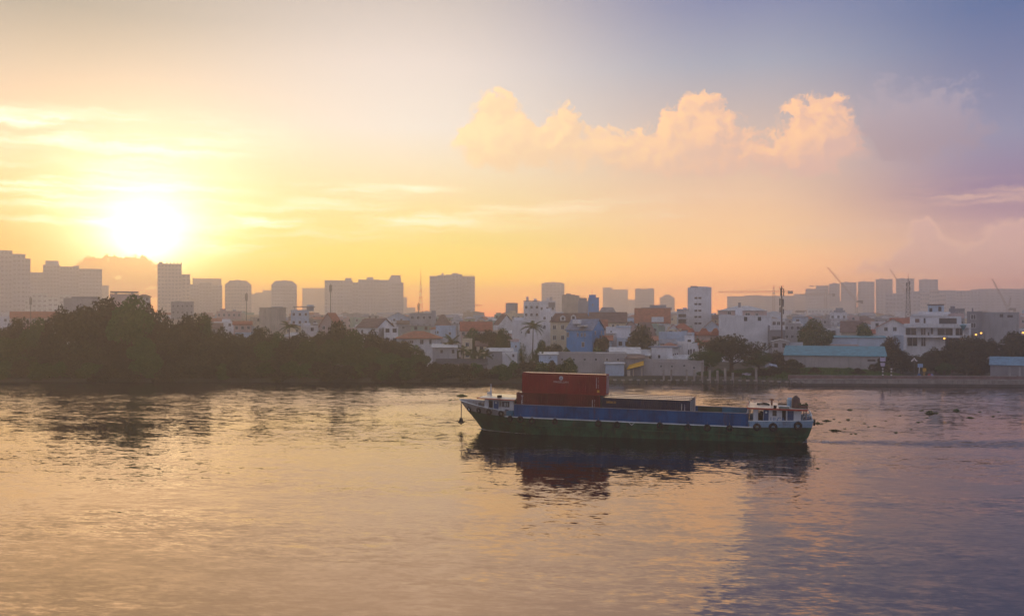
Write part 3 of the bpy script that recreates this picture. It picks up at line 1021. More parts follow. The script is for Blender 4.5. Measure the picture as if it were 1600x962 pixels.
c6 = container('oxide red shipping container hidden in the middle row under the stacked pair', .3, Y0 + 2.5, 2.725, 2.62, M_CRED2, M_CROOF)

em = MB()
def disc(b, cx, cz, r0, r1, y, n=24, a0=0.0, a1=2 * PI):
    v = []
    for i in range(n + 1):
        a = a0 + (a1 - a0) * i / n
        v += [(cx + r0 * math.cos(a), y, cz + r0 * math.sin(a)), (cx + r1 * math.cos(a), y, cz + r1 * math.sin(a))]
    b.add(v, [(2 * i, 2 * i + 1, 2 * i + 3, 2 * i + 2) for i in range(n)])
ex = 5.72
ez = 2.24
disc(em, ex, ez, 0.0, .30, -.012)
em.build('emblem', M_PRINT, c2)
em2 = MB()
disc(em2, ex, ez, .215, .245, -.018)
em2.add([(ex - .13, -.019, ez - .13), (ex + .13, -.019, ez - .13), (ex + .05, -.019, ez + .04), (ex, -.019, ez + .17), (ex - .05, -.019, ez + .04)], [(0, 1, 2, 3, 4)])
em2.build('emblem_mark', mat('emblem_blue', (.10, .10, .25), .6), c2)
text('lettering', 'MAGELLAN', .42, mat('print_faded', (.58, .42, .43), .6), c2, (ex, -.014, 1.55), align='CENTER', ext=.002, sx=1.02)
text('lettering', 'T\nE\nX', .78, M_PRINT, c1, (.86, -.014, 1.95), align='CENTER', ext=.002, sx=.8)
text('lettering', 'seaco', .62, M_YEL, c3, (.55, -.014, 1.86), ext=.002, sx=1.0)
rng = random.Random(4)
def marks(c, xs, z0, z1, dense):
    b = MB()
    for j, xx in enumerate(xs):
        z = z1
        while z > z0:
            hh = rng.uniform(.05, .16) if dense[j] else rng.uniform(.06, .12)
            b.box(xx, xx + rng.uniform(.05, .09), -.016, -.010, z - hh, z)
            z -= hh + (.02 if dense[j] else rng.uniform(.1, .35))
    b.build('marking', M_PRINT, c)
marks(c2, [10.78, 11.06], 1.0, 2.45, [1, 0])
MB().box(10.92, 11.25, -.016, -.010, .38, .72).build('marking', M_YEL, c2)
marks(c1, [11.05, 11.36], .9, 2.2, [1, 0])
marks(c3, [11.0, 11.42], .5, 2.1, [1, 1])
# ------------------------------------------------------------------ building kit
PAL = {
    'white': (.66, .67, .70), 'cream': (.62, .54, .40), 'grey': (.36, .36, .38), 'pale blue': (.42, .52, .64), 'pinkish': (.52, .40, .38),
    'dark grey': (.24, .24, .27), 'beige': (.48, .42, .35), 'bright blue': (.07, .27, .56), 'brick': (.26, .16, .14), 'concrete': (.38, .36, .36), 'green': (.33, .42, .36)}
ROOFC = {'red': (.30, .085, .05), 'orange': (.30, .11, .065), 'brown': (.16, .10, .085), 'grey': (.24, .25, .28), 'slate': (.14, .18, .26), 'blue': (.11, .22, .32), 'teal': (.08, .24, .30),
         'dark': (.07, .065, .07), 'pale': (.50, .50, .50)}

def wallm(c):
    return mat('wall_' + c.replace(' ', '_'), PAL[c], .85, .2, var=.10, scale=.25, streak=.22, grain=.04)

def roofm(c):
    return mat('roof_' + c, ROOFC[c], .7, .25, var=.22, scale=.8, grain=.10)

M_FRAME = mat('window_frame_white', (.60, .60, .60), .6, .3)
M_FRAMED = mat('window_frame_dark', (.10, .09, .09), .6, .3)
M_PANE = mat('window_pane', (.025, .03, .04), .12, .5, var=.2)
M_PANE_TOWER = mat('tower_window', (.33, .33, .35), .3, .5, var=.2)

_fr = MB().box(-.5, -.40, -.05, .03, -.5, .5).box(.40, .5, -.05, .03, -.5, .5).box(-.40, .40, -.05, .03, -.5, -.42).box(-.40, .40, -.05, .03, .42, .5).box(-.03, .03, -.045, .02, -.42, .42)
FRAME0 = {}
for k_, m_ in (('w', M_FRAME), ('d', M_FRAMED)):
    o_ = _fr.build('window', m_)
    FRAME0[k_] = o_.data
    bpy.data.objects.remove(o_)
o_ = MB().box(-.41, .41, -.015, .02, -.43, .43).build('pane', M_PANE)
PANE0 = o_.data
bpy.data.objects.remove(o_)

def window(parent, x, y, z, w, h, rz=0.0, kind='w'):
    o = bpy.data.objects.new('window', FRAME0[kind])
    COL.objects.link(o)
    o.parent = parent
    o.location = (x, y, z)
    o.scale = (w, 1, h)
    o.rotation_euler = (0, 0, rz)
    p = bpy.data.objects.new('pane', PANE0)
    COL.objects.link(p)
    p.parent = o
    return o

def site(name, px0, px1, Y, label, cat, group=None, yaw=0.0, D=10.0):
    """an Empty whose local x runs across the view and local y away from it"""
    c = P((px0 + px1) / 2, HY, Y)
    az = math.atan2(c.x, c.y)
    e = empty(name, (c.x, c.y, GZ), -az + R(yaw), label, cat, group)
    w = (px1 - px0) / F * math.hypot(c.x, c.y)
    if yaw:
        a = abs(R(yaw))
        w = max(w * .35, (w - D * math.sin(a)) / math.cos(a))
    e['w'] = w
    e['dist'] = math.hypot(c.x, c.y)
    return e, w

def zz_of(py, e):
    """height above the land at the front of site e for pixel row py"""
    return CAMZ - (py - HY) / F * e.location.y - GZ

def gable_roof(axis, x0, x1, y0, y1, ze, zr, over=.45, th=.14):
    b = MB()
    x0 -= over; x1 += over; y0 -= over; y1 += over
    if axis == 'x':
        ym = (y0 + y1) / 2
        dz = (zr - ze) / ((y1 - y0) / 2 - over) * over
        poly = [(y0, ze - dz), (ym, zr), (y1, ze - dz), (y1, ze - dz + th), (ym, zr + th), (y0, ze - dz + th)]
        b.prism(poly, 'x', x0, x1)
    else:
        xm = (x0 + x1) / 2
        dz = (zr - ze) / ((x1 - x0) / 2 - over) * over
        poly = [(x0, ze - dz), (xm, zr), (x1, ze - dz), (x1, ze - dz + th), (xm, zr + th), (x0, ze - dz + th)]
        b.prism(poly, 'y', y0, y1)
    return b

def hip_roof(x0, x1, y0, y1, ze, zr, over=.6, inset=None):
    x0 -= over; x1 += over; y0 -= over; y1 += over
    ins = inset if inset is not None else min((y1 - y0) / 2, (x1 - x0) / 2 * .8)
    ym = (y0 + y1) / 2
    b = MB()
    b.box(x0, x1, y0, y1, ze - .16, ze)
    b.add([(x0, y0, ze + .002), (x1, y0, ze + .002), (x1, y1, ze + .002), (x0, y1, ze + .002), (x0 + ins, ym, zr), (x1 - ins, ym, zr)],
          [(0, 1, 5, 4), (1, 2, 5), (2, 3, 4, 5), (3, 0, 4), (0, 3, 2, 1)])
    return b

def roof_tank(parent, x, y, z, s=1.0):
    b = MB()
    b.tube([(x - .8 * s, y, z + 1.0 * s), (x + .8 * s, y, z + 1.0 * s)], .5 * s, 10)
    b.box(x - .6 * s, x - .5 * s, y - .4 * s, y + .4 * s, z, z + .6 * s).box(x + .5 * s, x + .6 * s, y - .4 * s, y + .4 * s, z, z + .6 * s)
    return b.build('roof_tank', mat('tank_steel', (.4, .4, .42), .35, .5, metal=.6), parent)

def house(px0, px1, pyt, Y, label, wall='white', roof='flat', rc='red', D=10.0, eave=None, yaw=0.0, grid=None, wins=(), name='house', cat='house', group=None,
          extra=(), wk='w', over=.45, side=None, rr=None):
    """a building whose outline runs px0..px1 and tops out at pyt; grid = (columns, rows, first sill row py, row step m, w, h)"""
    e, w = site(name, px0, px1, Y, label, cat, group, yaw, D)
    hw = w / 2
    zt = zz_of(pyt, e)
    ze = zz_of(eave, e) if eave else zt
    wm = wallm(wall)
    r = rr or random.Random(int(px0 * 7 + pyt))
    if roof == 'flat':
        ze = zt - .5
        MB().box(-hw, hw, 0, D, 0, ze).build('wall', wm, e)
        p = MB().box(-hw - .05, hw + .05, -.05, .15, ze, zt).box(-hw - .05, hw + .05, D - .15, D + .05, ze, zt).box(-hw - .05, -hw + .15, .15, D - .15, ze, zt).box(hw - .15, hw + .05, .15, D - .15, ze, zt)
        p.build('parapet', wm, e)
    elif roof == 'gable_x':
        b = MB().box(-hw, hw, 0, D, 0, ze)
        b.build('wall', wm, e)
        g = MB()
        for xx in (-hw, hw - .2):
            g.prism([(0, ze + .002), (D, ze + .002), (D / 2, zt - .02)], 'x', xx, xx + .2)
        gable_roof('x', -hw, hw, 0, D, ze, zt, over).build('roof', roofm(rc), e)
        g.build('gable', wm, e)
    elif roof == 'gable_y':
        b = MB().prism([(-hw, 0), (hw, 0), (hw, ze), (0, zt - .02), (-hw, ze)], 'y', 0, D)
        b.build('wall', wm, e)
        gable_roof('y', -hw, hw, 0, D, ze, zt, over).build('roof', roofm(rc), e)
    elif roof == 'hip':
        MB().box(-hw, hw, 0, D, 0, ze - .16).build('wall', wm, e)
        hip_roof(-hw, hw, 0, D, ze, zt, over).build('roof', roofm(rc), e)
    elif roof == 'shed':      # slopes up to the back
        b = MB().prism([(0, 0), (0, ze), (D, zt - .1), (D, 0)], 'x', -hw, hw)
        b.build('wall', wm, e)
        MB().prism([(-.4, ze + .0), (D + .3, zt - .06), (D + .3, zt + .06), (-.4, ze + .12)], 'x', -hw - .3, hw + .3).build('roof', roofm(rc), e)
    elif roof == 'mansard':
        MB().box(-hw, hw, 0, D, 0, ze).build('wall', wm, e)
        i = min(1.6, (zt - ze) * .55)
        b = MB().box(-hw - .4, hw + .4, -.4, D + .4, ze, ze + .2)
        b.add([(-hw - .2, -.2, ze + .202), (hw + .2, -.2, ze + .202), (hw + .2, D + .2, ze + .202), (-hw - .2, D + .2, ze + .202),
               (-hw + i, i, zt), (hw - i, i, zt), (hw - i, D - i, zt), (-hw + i, D - i, zt)], [(0, 1, 5, 4), (1, 2, 6, 5), (2, 3, 7, 6), (3, 0, 4, 7), (4, 5, 6, 7), (0, 3, 2, 1)])
        b.build('roof', roofm(rc), e)
    scale = Y / F
    if grid:
        nc, nr, py_top, step, ww, wh = grid
        ztop = zz_of(py_top, e)
        for j in range(nr):
            for i in range(nc):
                x = -hw + w * (i + .5) / nc
                z = ztop - j * step
                if z - wh / 2 > .3:
                    window(e, x, -.0, z, ww, wh, 0, wk)
    cpx = (px0 + px1) / 2
    for (px, py, wpx, hpx) in wins:
        window(e, (px - cpx) * scale / max(.5, math.cos(R(yaw))), 0, zz_of(py, e), wpx * scale, hpx * scale, 0, wk)
    if side:     # windows on the side that the turn brings into view
        n_s, rows_s, py_top, step = side
        xs = hw + .0 if yaw < 0 else -hw
        for j in range(rows_s):
            for i in range(n_s):
                window(e, xs, D * (i + .5) / n_s, zz_of(py_top, e) - j * step, 1.0, 1.2, R(90) if yaw < 0 else R(-90), wk)
    for ex in extra:
        k = ex[0]
        if k == 'room':       # roof room: px0, px1, top
            x0, x1 = (ex[1] - cpx) * scale, (ex[2] - cpx) * scale
            MB().box(x0, x1, D * .35, D * .8, ze + .002, zz_of(ex[3], e)).build('roof_room', wm if len(ex) < 5 else wallm(ex[4]), e)
        elif k == 'tank':
            roof_tank(e, (ex[1] - cpx) * scale, D * .5, ze if len(ex) < 3 else zz_of(ex[2], e))
        elif k == 'dormer':   # px, py, w, h  gabled dormer on the front slope
            x, z, dw, dh = (ex[1] - cpx) * scale, zz_of(ex[2], e), ex[3] * scale, ex[4] * scale
            MB().prism([(x - dw / 2, z - dh / 2), (x + dw / 2, z - dh / 2), (x + dw / 2, z + dh * .15), (x, z + dh / 2), (x - dw / 2, z + dh * .15)], 'y', .4 if roof != 'mansard' else -.1, D * .4).build('dormer', M_FRAME, e)
            window(e, x, .38 if roof != 'mansard' else -.12, z - dh * .1, dw * .5, dh * .5, 0, 'd')
        elif k == 'balcony':  # px0, px1, py
            x0, x1, z = (ex[1] - cpx) * scale, (ex[2] - cpx) * scale, zz_of(ex[3], e)
            MB().box(x0, x1, -1.2, -.002, z - .15, z).build('balcony', wm, e)
            rl_ = MB().box(x0, x1, -1.2, -1.14, z + .85, z + .92)
            n = max(3, int((x1 - x0) / .5))
            for q in range(n + 1):
                xx = x0 + (x1 - x0 - .05) * q / n
                rl_.box(xx, xx + .05, -1.2, -1.15, z, z + .85)
            rl_.build('railing', M_FRAMED, e)
        elif k == 'box':      # any block: px0, px1, py top, py bottom, y0, y1, colour
            x0, x1 = (ex[1] - cpx) * scale, (ex[2] - cpx) * scale
            MB().box(x0, x1, ex[5], ex[6], zz_of(ex[4], e), zz_of(ex[3], e)).build(ex[8] if len(ex) > 8 else 'annex', wallm(ex[7]) if ex[7] in PAL else roofm(ex[7]), e)
        elif k == 'mast':
            x = (ex[1] - cpx) * scale
            MB().tube([(x, D * .5, ze), (x, D * .5, zz_of(ex[2], e))], [.12, .05], 6).build('antenna', M_STEEL, e)
    return e

def tower(px0, px1, pyt, Y, label, blocks=None, wall='grey', yaw=0.0, D=18.0, cols=None, floor=4.4, win=True, group=None, wm=None, top=None, wf=.55):
    """a far block of flats; blocks = (px0, px1, top py, set-back m) in the order they stand; windows are one part, too small to pick apart"""
    Y, D = Y * FAR, D * FAR
    if px0 > 1255 and Y > 1500:
        Y = 1480.0
    e, w = site('apartment_tower', px0, px1, Y, label, 'tower', group, yaw, D)
    blocks = blocks or [(px0, px1, pyt, 0)]
    cpx = (px0 + px1) / 2
    k = w / (px1 - px0)
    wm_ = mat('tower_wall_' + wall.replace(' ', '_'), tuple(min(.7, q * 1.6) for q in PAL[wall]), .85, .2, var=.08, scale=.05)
    for bi, (a, b_, t, sb) in enumerate(blocks):
        x0, x1 = (a - cpx) * k, (b_ - cpx) * k
        z1 = zz_of(t, e)
        MB().box(x0, x1, sb, D + sb * .5 + bi * .01, 0, z1 - .9).build('tower_block', wm_, e)
        MB().box(x0 - .15, x1 + .15, sb - .15, D + sb * .5 + .15 + bi * .01, z1 - .898, z1).build('cornice', wm_, e)
        if win:
            g = MB()
            nc = cols or max(2, int((x1 - x0) / 3.4))
            nf = int((z1 - 4) / floor)
            for i in range(nc):
                xm = x0 + (x1 - x0) * (i + .5) / nc
                ww = (x1 - x0) / nc * wf / 2
                for j in range(nf):
                    zc = z1 - 2.6 - j * floor
                    if zc < 8:
                        break
                    g.box(xm - ww, xm + ww, sb - .04, sb + .05, zc - .8, zc + .8)
            if g.v:
                tag(g.build('window_grid', M_PANE_TOWER, e), kind='stuff')
    for tp in (top or ()):
        if tp[0] == 'room':
            x0, x1 = (tp[1] - cpx) * k, (tp[2] - cpx) * k
            MB().box(x0, x1, D * .3, D * .7, zz_of(tp[4], e) - .5, zz_of(tp[3], e)).build('roof_room', wm_, e)
        elif tp[0] == 'slope':  # px0, px1 bottom; px0, px1 top; py bottom, top
            a0, a1, b0, b1 = [(q - cpx) * k for q in tp[1:5]]
            MB().prism([(a0, zz_of(tp[5], e) - .02), (a1, zz_of(tp[5], e) - .02), (b1, zz_of(tp[6], e)), (b0, zz_of(tp[6], e))], 'y', .5, D - .5).build('roof_crown', wm_, e)
        elif tp[0] == 'spikes':
            s = MB()
            for px in np.arange(tp[1], tp[2], tp[4]):
                x = (px - cpx) * k
                s.box(x - .5, x + .5, .2, 1.2, zz_of(tp[5], e) - .3, zz_of(tp[3], e))
            tag(s.build('roof_finial', wm_, e), kind='stuff')
        elif tp[0] == 'fins':
            s = MB()
            for px in tp[1]:
                x = (px - cpx) * k
                s.box(x - tp[3] * k, x + tp[3] * k, -1.2, -.05, 0, zz_of(tp[2], e))
            tag(s.build('bay', wm_, e), kind='stuff')
    return e

FAR = 1.35    # the skyline stands this much farther off than the distances listed below
# ------------------------------------------------------------------ the skyline
G1 = 'apartment towers on the far skyline'
tower(-22, 39, 391, 700, 'tall stepped tower block cut off by the left edge of the photo', [(-22, 17, 391, 0), (17, 33, 396, .6), (33, 39.5, 403, 1.4)], 'grey', D=20, group=G1)
tower(49, 149, 407, 850, 'broad tower cluster with raised middle block, second from the left edge', [(49, 74, 426, 2), (73, 94.5, 414, 0), (94.5, 119, 416, 1), (119, 149.5, 419, 2)], 'grey', D=22, group=G1,
      top=[('room', 76, 93, 407, 414), ('room', 112, 120, 414, 416)])
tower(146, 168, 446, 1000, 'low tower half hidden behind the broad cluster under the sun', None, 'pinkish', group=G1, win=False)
tower(46, 102, 460, 640, 'pale low apartment block in front of the broad left cluster', [(46, 54, 468, 2), (54, 74, 458, 0), (74, 88, 464, 1), (88, 103, 460, 0)], 'pale blue', group=G1)
tower(249, 294, 411, 850, 'slim tower with stepped right shoulder just right of the sun', [(249, 282.5, 412, 0), (282.5, 294.5, 428, 1.5)], 'pinkish', group=G1, top=[('room', 251, 256, 409, 412), ('spikes', 262, 284, 409.5, 5, 412)])
tower(296, 345, 442, 950, 'wide block with long windows right of the slim sunlit tower', [(296, 312, 444, 1), (312, 330, 441, 0), (330, 345, 445, 1)], 'grey', group=G1)
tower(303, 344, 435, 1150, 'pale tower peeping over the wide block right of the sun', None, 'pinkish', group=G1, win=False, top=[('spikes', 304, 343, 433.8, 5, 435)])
tower(353, 391.5, 445, 900, 'tower with sloped mansard crown, left one of two alike', None, 'pinkish', group=G1, top=[('slope', 353, 391.5, 360, 384, 445, 438), ('room', 368, 376, 436.8, 438)])
tower(390, 426, 455, 1300, 'low stepped towers between the two mansard crowned ones', [(390, 399, 459, 0), (399, 410, 457, 1), (410, 426, 453, 2)], 'pinkish', group=G1, win=False)
tower(425, 463, 445, 900, 'tower with sloped mansard crown, right one of two alike', None, 'grey', group=G1, top=[('slope', 425, 463, 431, 456, 445, 438.5), ('room', 441, 448, 437.3, 438.5)])
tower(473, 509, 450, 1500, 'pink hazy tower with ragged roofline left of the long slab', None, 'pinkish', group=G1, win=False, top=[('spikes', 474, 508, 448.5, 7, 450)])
tower(509, 630, 437, 880, 'long slab block of three joined towers with slanted crown', [(509, 551, 438, 0), (551, 560, 441, 1.5), (560, 592, 436.5, 0), (592, 606, 437, 1.5), (606, 629.5, 441, 0)], 'grey', D=20, group=G1,
      top=[('room', 540, 549.5, 434, 439), ('room', 573, 583, 432.5, 437), ('slope', 604, 626, 611, 625, 441.5, 429.5), ('fins', [516, 527, 538, 566, 578, 588, 610, 620], 441.5, 1.2)])
tower(630, 650, 480, 1300, 'faint low tower beside the red and white lattice mast', [(630, 636, 464, 0), (636, 649, 480, 1)], 'pinkish', group=G1, win=False)
tower(671.5, 742, 430, 800, 'big square block of flats with fluted bays right of the lattice mast', [(671.5, 684, 431, 0), (684, 697, 429.5, 1.5), (697, 706, 429, 0), (706, 722, 428, .8), (722, 733, 431.5, 1.8), (733, 742, 432, 0)], 'grey', D=24, group=G1, cols=3,
      top=[('room', 706, 716, 426, 428), ('room', 690, 693, 425.8, 430), ('spikes', 722, 742, 429.5, 3.6, 432), ('fins', [676, 681, 688, 700, 712, 718, 728, 737], 433, .9)])
tower(846, 882, 443, 1000, 'rounded top tower behind the white rooftops right of centre', None, 'grey', group=G1, cols=6, top=[('slope', 846, 882, 853, 876, 443, 441), ('room', 862, 868, 440, 441)])
tower(881, 907, 462, 1400, 'faint tower low in the haze right of the rounded one', None, 'pinkish', group=G1, win=False)
tower(942, 981, 450, 1350, 'hazy twin slab tower left of the square top tower', [(942, 957, 449, 0), (957, 981, 452, 1)], 'pinkish', group=G1, win=False)
tower(980, 993, 468, 1450, 'low hazy annex between two towers right of centre', None, 'pinkish', group=G1, win=False)
tower(992.5, 1022, 451, 1100, 'square tower behind the big orange tiled roof', None, 'grey', group=G1, top=[('room', 995, 1000, 450, 452), ('room', 1012, 1020, 449.8, 452)])
tower(1031, 1054, 465, 1250, 'small tower with pointed roof left of the white office', None, 'pinkish', group=G1, top=[('slope', 1031, 1054, 1040, 1045, 465, 460)])
tower(1139, 1241, 461.5, 1250, 'very wide hazy slab behind the white wall and the crane', [(1139, 1165, 462.5, 0), (1165, 1190, 461, 1), (1190, 1241, 462, 0)], 'grey', group=G1)
G2 = 'row of alike hazy towers on the right skyline'
for (a, b_, t, lab) in ((1260, 1293, 447, 'first and lowest of the hazy tower row on the right'), (1295, 1313, 443, 'second and narrowest of the hazy tower row on the right'), (1314, 1338.5, 441, 'third hazy tower of the right row, behind the leaning crane jib'),
                        (1341, 1366.5, 440, 'fourth hazy tower of the right row, clear of the cranes'), (1369, 1394.5, 436, 'fifth hazy tower of the right row, broad and tall'), (1401, 1428, 435, 'sixth hazy tower of the right row, behind the dark lattice mast'),
                        (1437, 1465, 436.5, 'last hazy tower of the right row, right of the lattice mast')):
    tower(a + 1.0, b_ - 1.6, t, 1300, lab, None if a != 1260 else [(1260, 1275, 451, 0), (1275, 1293, 446, 1)], 'grey', group=G2, win=True, cols=4, top=[('room', a + 6, a + 12, t - 1.2, t)])
tower(1243, 1300, 459, 1150, 'low broad hazy block in front of the right tower row', None, 'pinkish', group=G1, win=False)
tower(1300, 1345, 470, 1050, 'hazy hill shaped cluster of flats below the leaning crane', [(1300, 1312, 478, 0), (1312, 1334, 470, 1), (1334, 1345, 480, 0)], 'pinkish', group=G1, win=False)
tower(1388, 1442, 456, 800, 'apartment block with rows of windows left of the lattice mast', [(1388, 1412, 458, 0), (1412, 1442, 455, 1.2)], 'grey', group=G1, cols=5)
tower(1441, 1475, 453.5, 760, 'apartment block with pinkish bays right of the lattice mast', [(1441, 1453, 457, 0), (1453, 1466, 453, 1), (1466, 1475, 458, 0)], 'pinkish', group=G1, cols=4)
tower(1466, 1526, 453, 1000, 'plain dark slab block behind the white villa', [(1466, 1494, 453, 0), (1494, 1526, 454, .8)], 'grey', group=G1, cols=7)
tower(1518, 1532, 452, 1250, 'sliver of a pale tower beside the plain dark slab', None, 'grey', group=G1, win=False)
tower(1534, 1577, 451, 1250, 'wide hazy tower behind the rightmost leaning crane', None, 'grey', group=G1, cols=6)
tower(1580, 1640, 451, 1250, 'hazy tower cut off by the right edge of the photo', None, 'grey', group=G1, cols=6)
tower(1264, 1299, 482, 620, 'long low office with a flat roof below the right tower row', None, 'pale blue', group=G1, cols=7, D=14)

# ------------------------------------------------------------------ masts and cranes
M_MRED = mat('mast_red', (.40, .07, .05), .6)
M_MWHITE = mat('mast_white', (.6, .58, .56), .6)
M_CRANE = mat('crane_grey', (.30, .22, .16), .6)
M_MAST = mat('mast_dark', (.10, .095, .10), .6)

def lattice(b, p0, p1, w0, w1, n, r=.12, mi=0, alt=False):
    """a square lattice of legs and braces from p0 to p1"""
    p0, p1 = Vector(p0), Vector(p1)
    d = (p1 - p0).normalized()
    up = Vector((0, 0, 1)) if abs(d.z) < .8 else Vector((0, 1, 0))
    a = d.cross(up).normalized()
    c = a.cross(d)
    rings = []
    for i in range(n + 1):
        t = i / n
        w = (w0 + (w1 - w0) * t) / 2
        q = p0 + (p1 - p0) * t
        rings.append([q + a * w + c * w, q - a * w + c * w, q - a * w - c * w, q + a * w - c * w])
    for i in range(n):
        m_ = (i % 2) if alt else mi
        for k in range(4):
            b.tube([rings[i][k], rings[i + 1][k]], r, 4, m_)
            b.tube([rings[i][k], rings[i + 1][(k + 1) % 4]], r * .6, 3, m_)
            b.tube([rings[i + 1][k], rings[i + 1][(k + 1) % 4]], r * .6, 3, m_)
    return b

def mast_thing(name, px, pyt, Y, label, cat='mast'):
    c = P(px, pyt, Y)
    return empty(name, (c.x, c.y, GZ), -math.atan2(c.x, c.y), label, cat), c.z - GZ

e, h = mast_thing('lattice_mast', 657.5, 418, 900, 'tall red and white lattice mast between the long slab and the fluted block')
b = MB(); lattice(b, (0, 0, 0), (0, 0, h * .72), 5.2, 1.1, 12, .19, alt=True); b.build('lattice', [M_MRED, M_MWHITE], e)
MB().tube([(0, 0, h * .72), (0, 0, h)], [.32, .10], 6).build('antenna', M_MRED, e)
for s_ in (.40, .52, .63):
    MB().box(-1.3 + s_, 1.3 - s_, -1.0, 1.0, h * s_, h * s_ + .25).build('platform', M_MWHITE, e)

e, h = mast_thing('lattice_mast', 1419, 427, 480, 'dark lattice mast with antennas in front of the right tower row')
b = MB(); lattice(b, (0, 0, 0), (0, 0, h * .86), 3.4, 1.0, 13, .17); b.build('lattice', M_MAST, e)
MB().tube([(0, 0, h * .86), (0, 0, h)], [.2, .06], 6).build('antenna', M_MAST, e)
for k, (s_, sx) in enumerate(((.74, -.8), (.76, .8), (.82, -.7), (.84, .7))):
    MB().box(sx - .25, sx + .25, -.3, .3, h * s_, h * s_ + 1.9).build('antenna_panel', M_MAST, e)

e, h = mast_thing('telecom_pole', 1221.5, 446.5, 300, 'dark phone mast pole with stacked antenna panels right of the white wall')
MB().tube([(0, 0, 0), (0, 0, h * .6), (0, 0, h)], [.30, .24, .16], 8).build('pole', mat('pole_rust', (.14, .10, .09), .6), e)
for k, (zz_, ang) in enumerate([(h - 3.2, 0), (h - 3.0, 120), (h - 3.1, 240), (h - 6.4, 40), (h - 6.2, 160), (h - 6.5, 280), (h - 8.6, 90), (h - 8.3, 210), (h - 8.8, 330)]):
    a = R(ang)
    pn = MB().box(-.16, .16, -.1, .1, 0, 2.3 if k < 6 else 1.6).build('antenna_panel', M_MAST, e)
    pn.location = (.58 * math.cos(a), .58 * math.sin(a), zz_)
    pn.rotation_euler = (0, 0, a)
for zz_ in (h - 1.0, h - 4.3, h - 6.6):
    MB().lathe([(.62, 0), (.66, .05), (.62, .1)], 12, (0, 0, zz_)).build('ring_bracket', M_MAST, e)
MB().tube([(-.55, 0, h - 1.2), (-.55, 0, h - .1)], .05, 5).tube([(.4, .2, h - 1), (.4, .2, h + .25)], .04, 5).build('whip_antenna', M_MAST, e)
for (px, py, Y, lab) in ((516.5, 443, 420, 'thin phone mast in front of the long slab block'), (385, 457, 420, 'thin phone mast in front of the left mansard tower'), (48, 463, 420, 'short pole mast at the left cluster of rooftops'),
                         (654, 472, 420, 'stubby pole at the foot of the red and white mast'), (1008, 440 + 44, 420, 'short pole by the big orange roof')):
    e, h = mast_thing('telecom_pole', px, py, Y, lab)
    MB().tube([(0, 0, 0), (0, 0, h)], [.22, .12], 6).build('pole', M_MAST, e)
    for s_ in (-1, 1):
        MB().box(s_ * .35 - .13, s_ * .35 + .13, -.1, .1, h - 3.6, h - .6).build('antenna_panel', M_MAST, e)

def tower_crane(px, py_top, Y, jl, jr, pyj, label):
    """hammerhead crane: mast at px, jib from pixel jl to jr at row pyj"""
    Y *= FAR
    c = P(px, py_top, Y)
    e = empty('tower_crane', (c.x, c.y, GZ), -math.atan2(c.x, c.y), label, 'crane')
    h = c.z - GZ
    k = Y / F
    zj = CAMZ - (pyj - HY) * k - GZ
    b = MB(); lattice(b, (0, 0, 0), (0, 0, zj), 2.6, 2.6, 14, .22); b.build('crane_mast', M_CRANE, e)
    b = MB(); lattice(b, (0, 0, zj + 1), (0, 0, h), 1.8, .5, 4, .16); b.build('mast_head', M_CRANE, e)
    b = MB(); lattice(b, (0, 0, zj + 1), ((jl - px) * k, 0, zj + 1), 1.8, 1.2, 16, .16); b.build('jib', M_CRANE, e)
    b = MB(); lattice(b, (0, 0, zj + 1), ((jr - px) * k, 0, zj + 1), 1.8, 1.8, 5, .16); b.build('counter_jib', M_CRANE, e)
    xr = (jr - px) * k
    MB().box(xr * .72, xr, -1.2, 1.2, zj - 1.6, zj + 1.6).build('counterweight', M_MAST, e)
    MB().box(-1.2, 1.0, -2.6, -1.0, zj - 1.6, zj + .6).build('cab', M_MWHITE, e)
    MB().tube([(0, 0, h), ((jl - px) * k * .62, 0, zj + 1.8)], .10, 4).tube([(0, 0, h), (xr * .8, 0, zj + 1.8)], .10, 4).build('tie_rod', M_CRANE, e)
    return e

def luffing_crane(px, py_piv, Y, tip, label, py_mast=494):
    Y *= FAR
    c = P(px, py_piv, Y)
    e = empty('luffing_crane', (c.x, c.y, GZ), -math.atan2(c.x, c.y), label, 'crane')
    k = Y / F
    zp = c.z - GZ
    tx, tz = (tip[0] - px) * k, (py_piv - tip[1]) * k + zp
    sx = -1 if tx < 0 else 1
    b = MB(); lattice(b, (0, 0, 0), (0, 0, zp), 2.4, 2.4, 10, .2); b.build('crane_mast', M_CRANE, e)
    b = MB(); lattice(b, (0, 0, zp), (tx, 0, tz), 1.9, .9, 18, .17); b.build('jib', M_CRANE, e)
    b = MB(); lattice(b, (0, 0, zp), (-sx * 2.5, 0, zp + 11), 1.6, .6, 4, .17); b.build('back_mast', M_CRANE, e)
    MB().box(min(-sx * 7, 0), max(-sx * 7, 0), -1.3, 1.3, zp - 1.6, zp + .6).box(min(-sx * 7, -sx * 4.5), max(-sx * 7, -sx * 4.5), -1.4, 1.4, zp - 3.0, zp - 1.6).build('counterweight', M_MAST, e)
    MB().tube([(-sx * 2.5, 0, zp + 11), (tx * .9, 0, zp + (tz - zp) * .9)], .09, 4).build('tie_rod', M_CRANE, e)
    MB().box(-1.1, 1.1, -2.6, -1.25, zp - .5, zp + 1.8).build('cab', M_MWHITE, e)
    return e

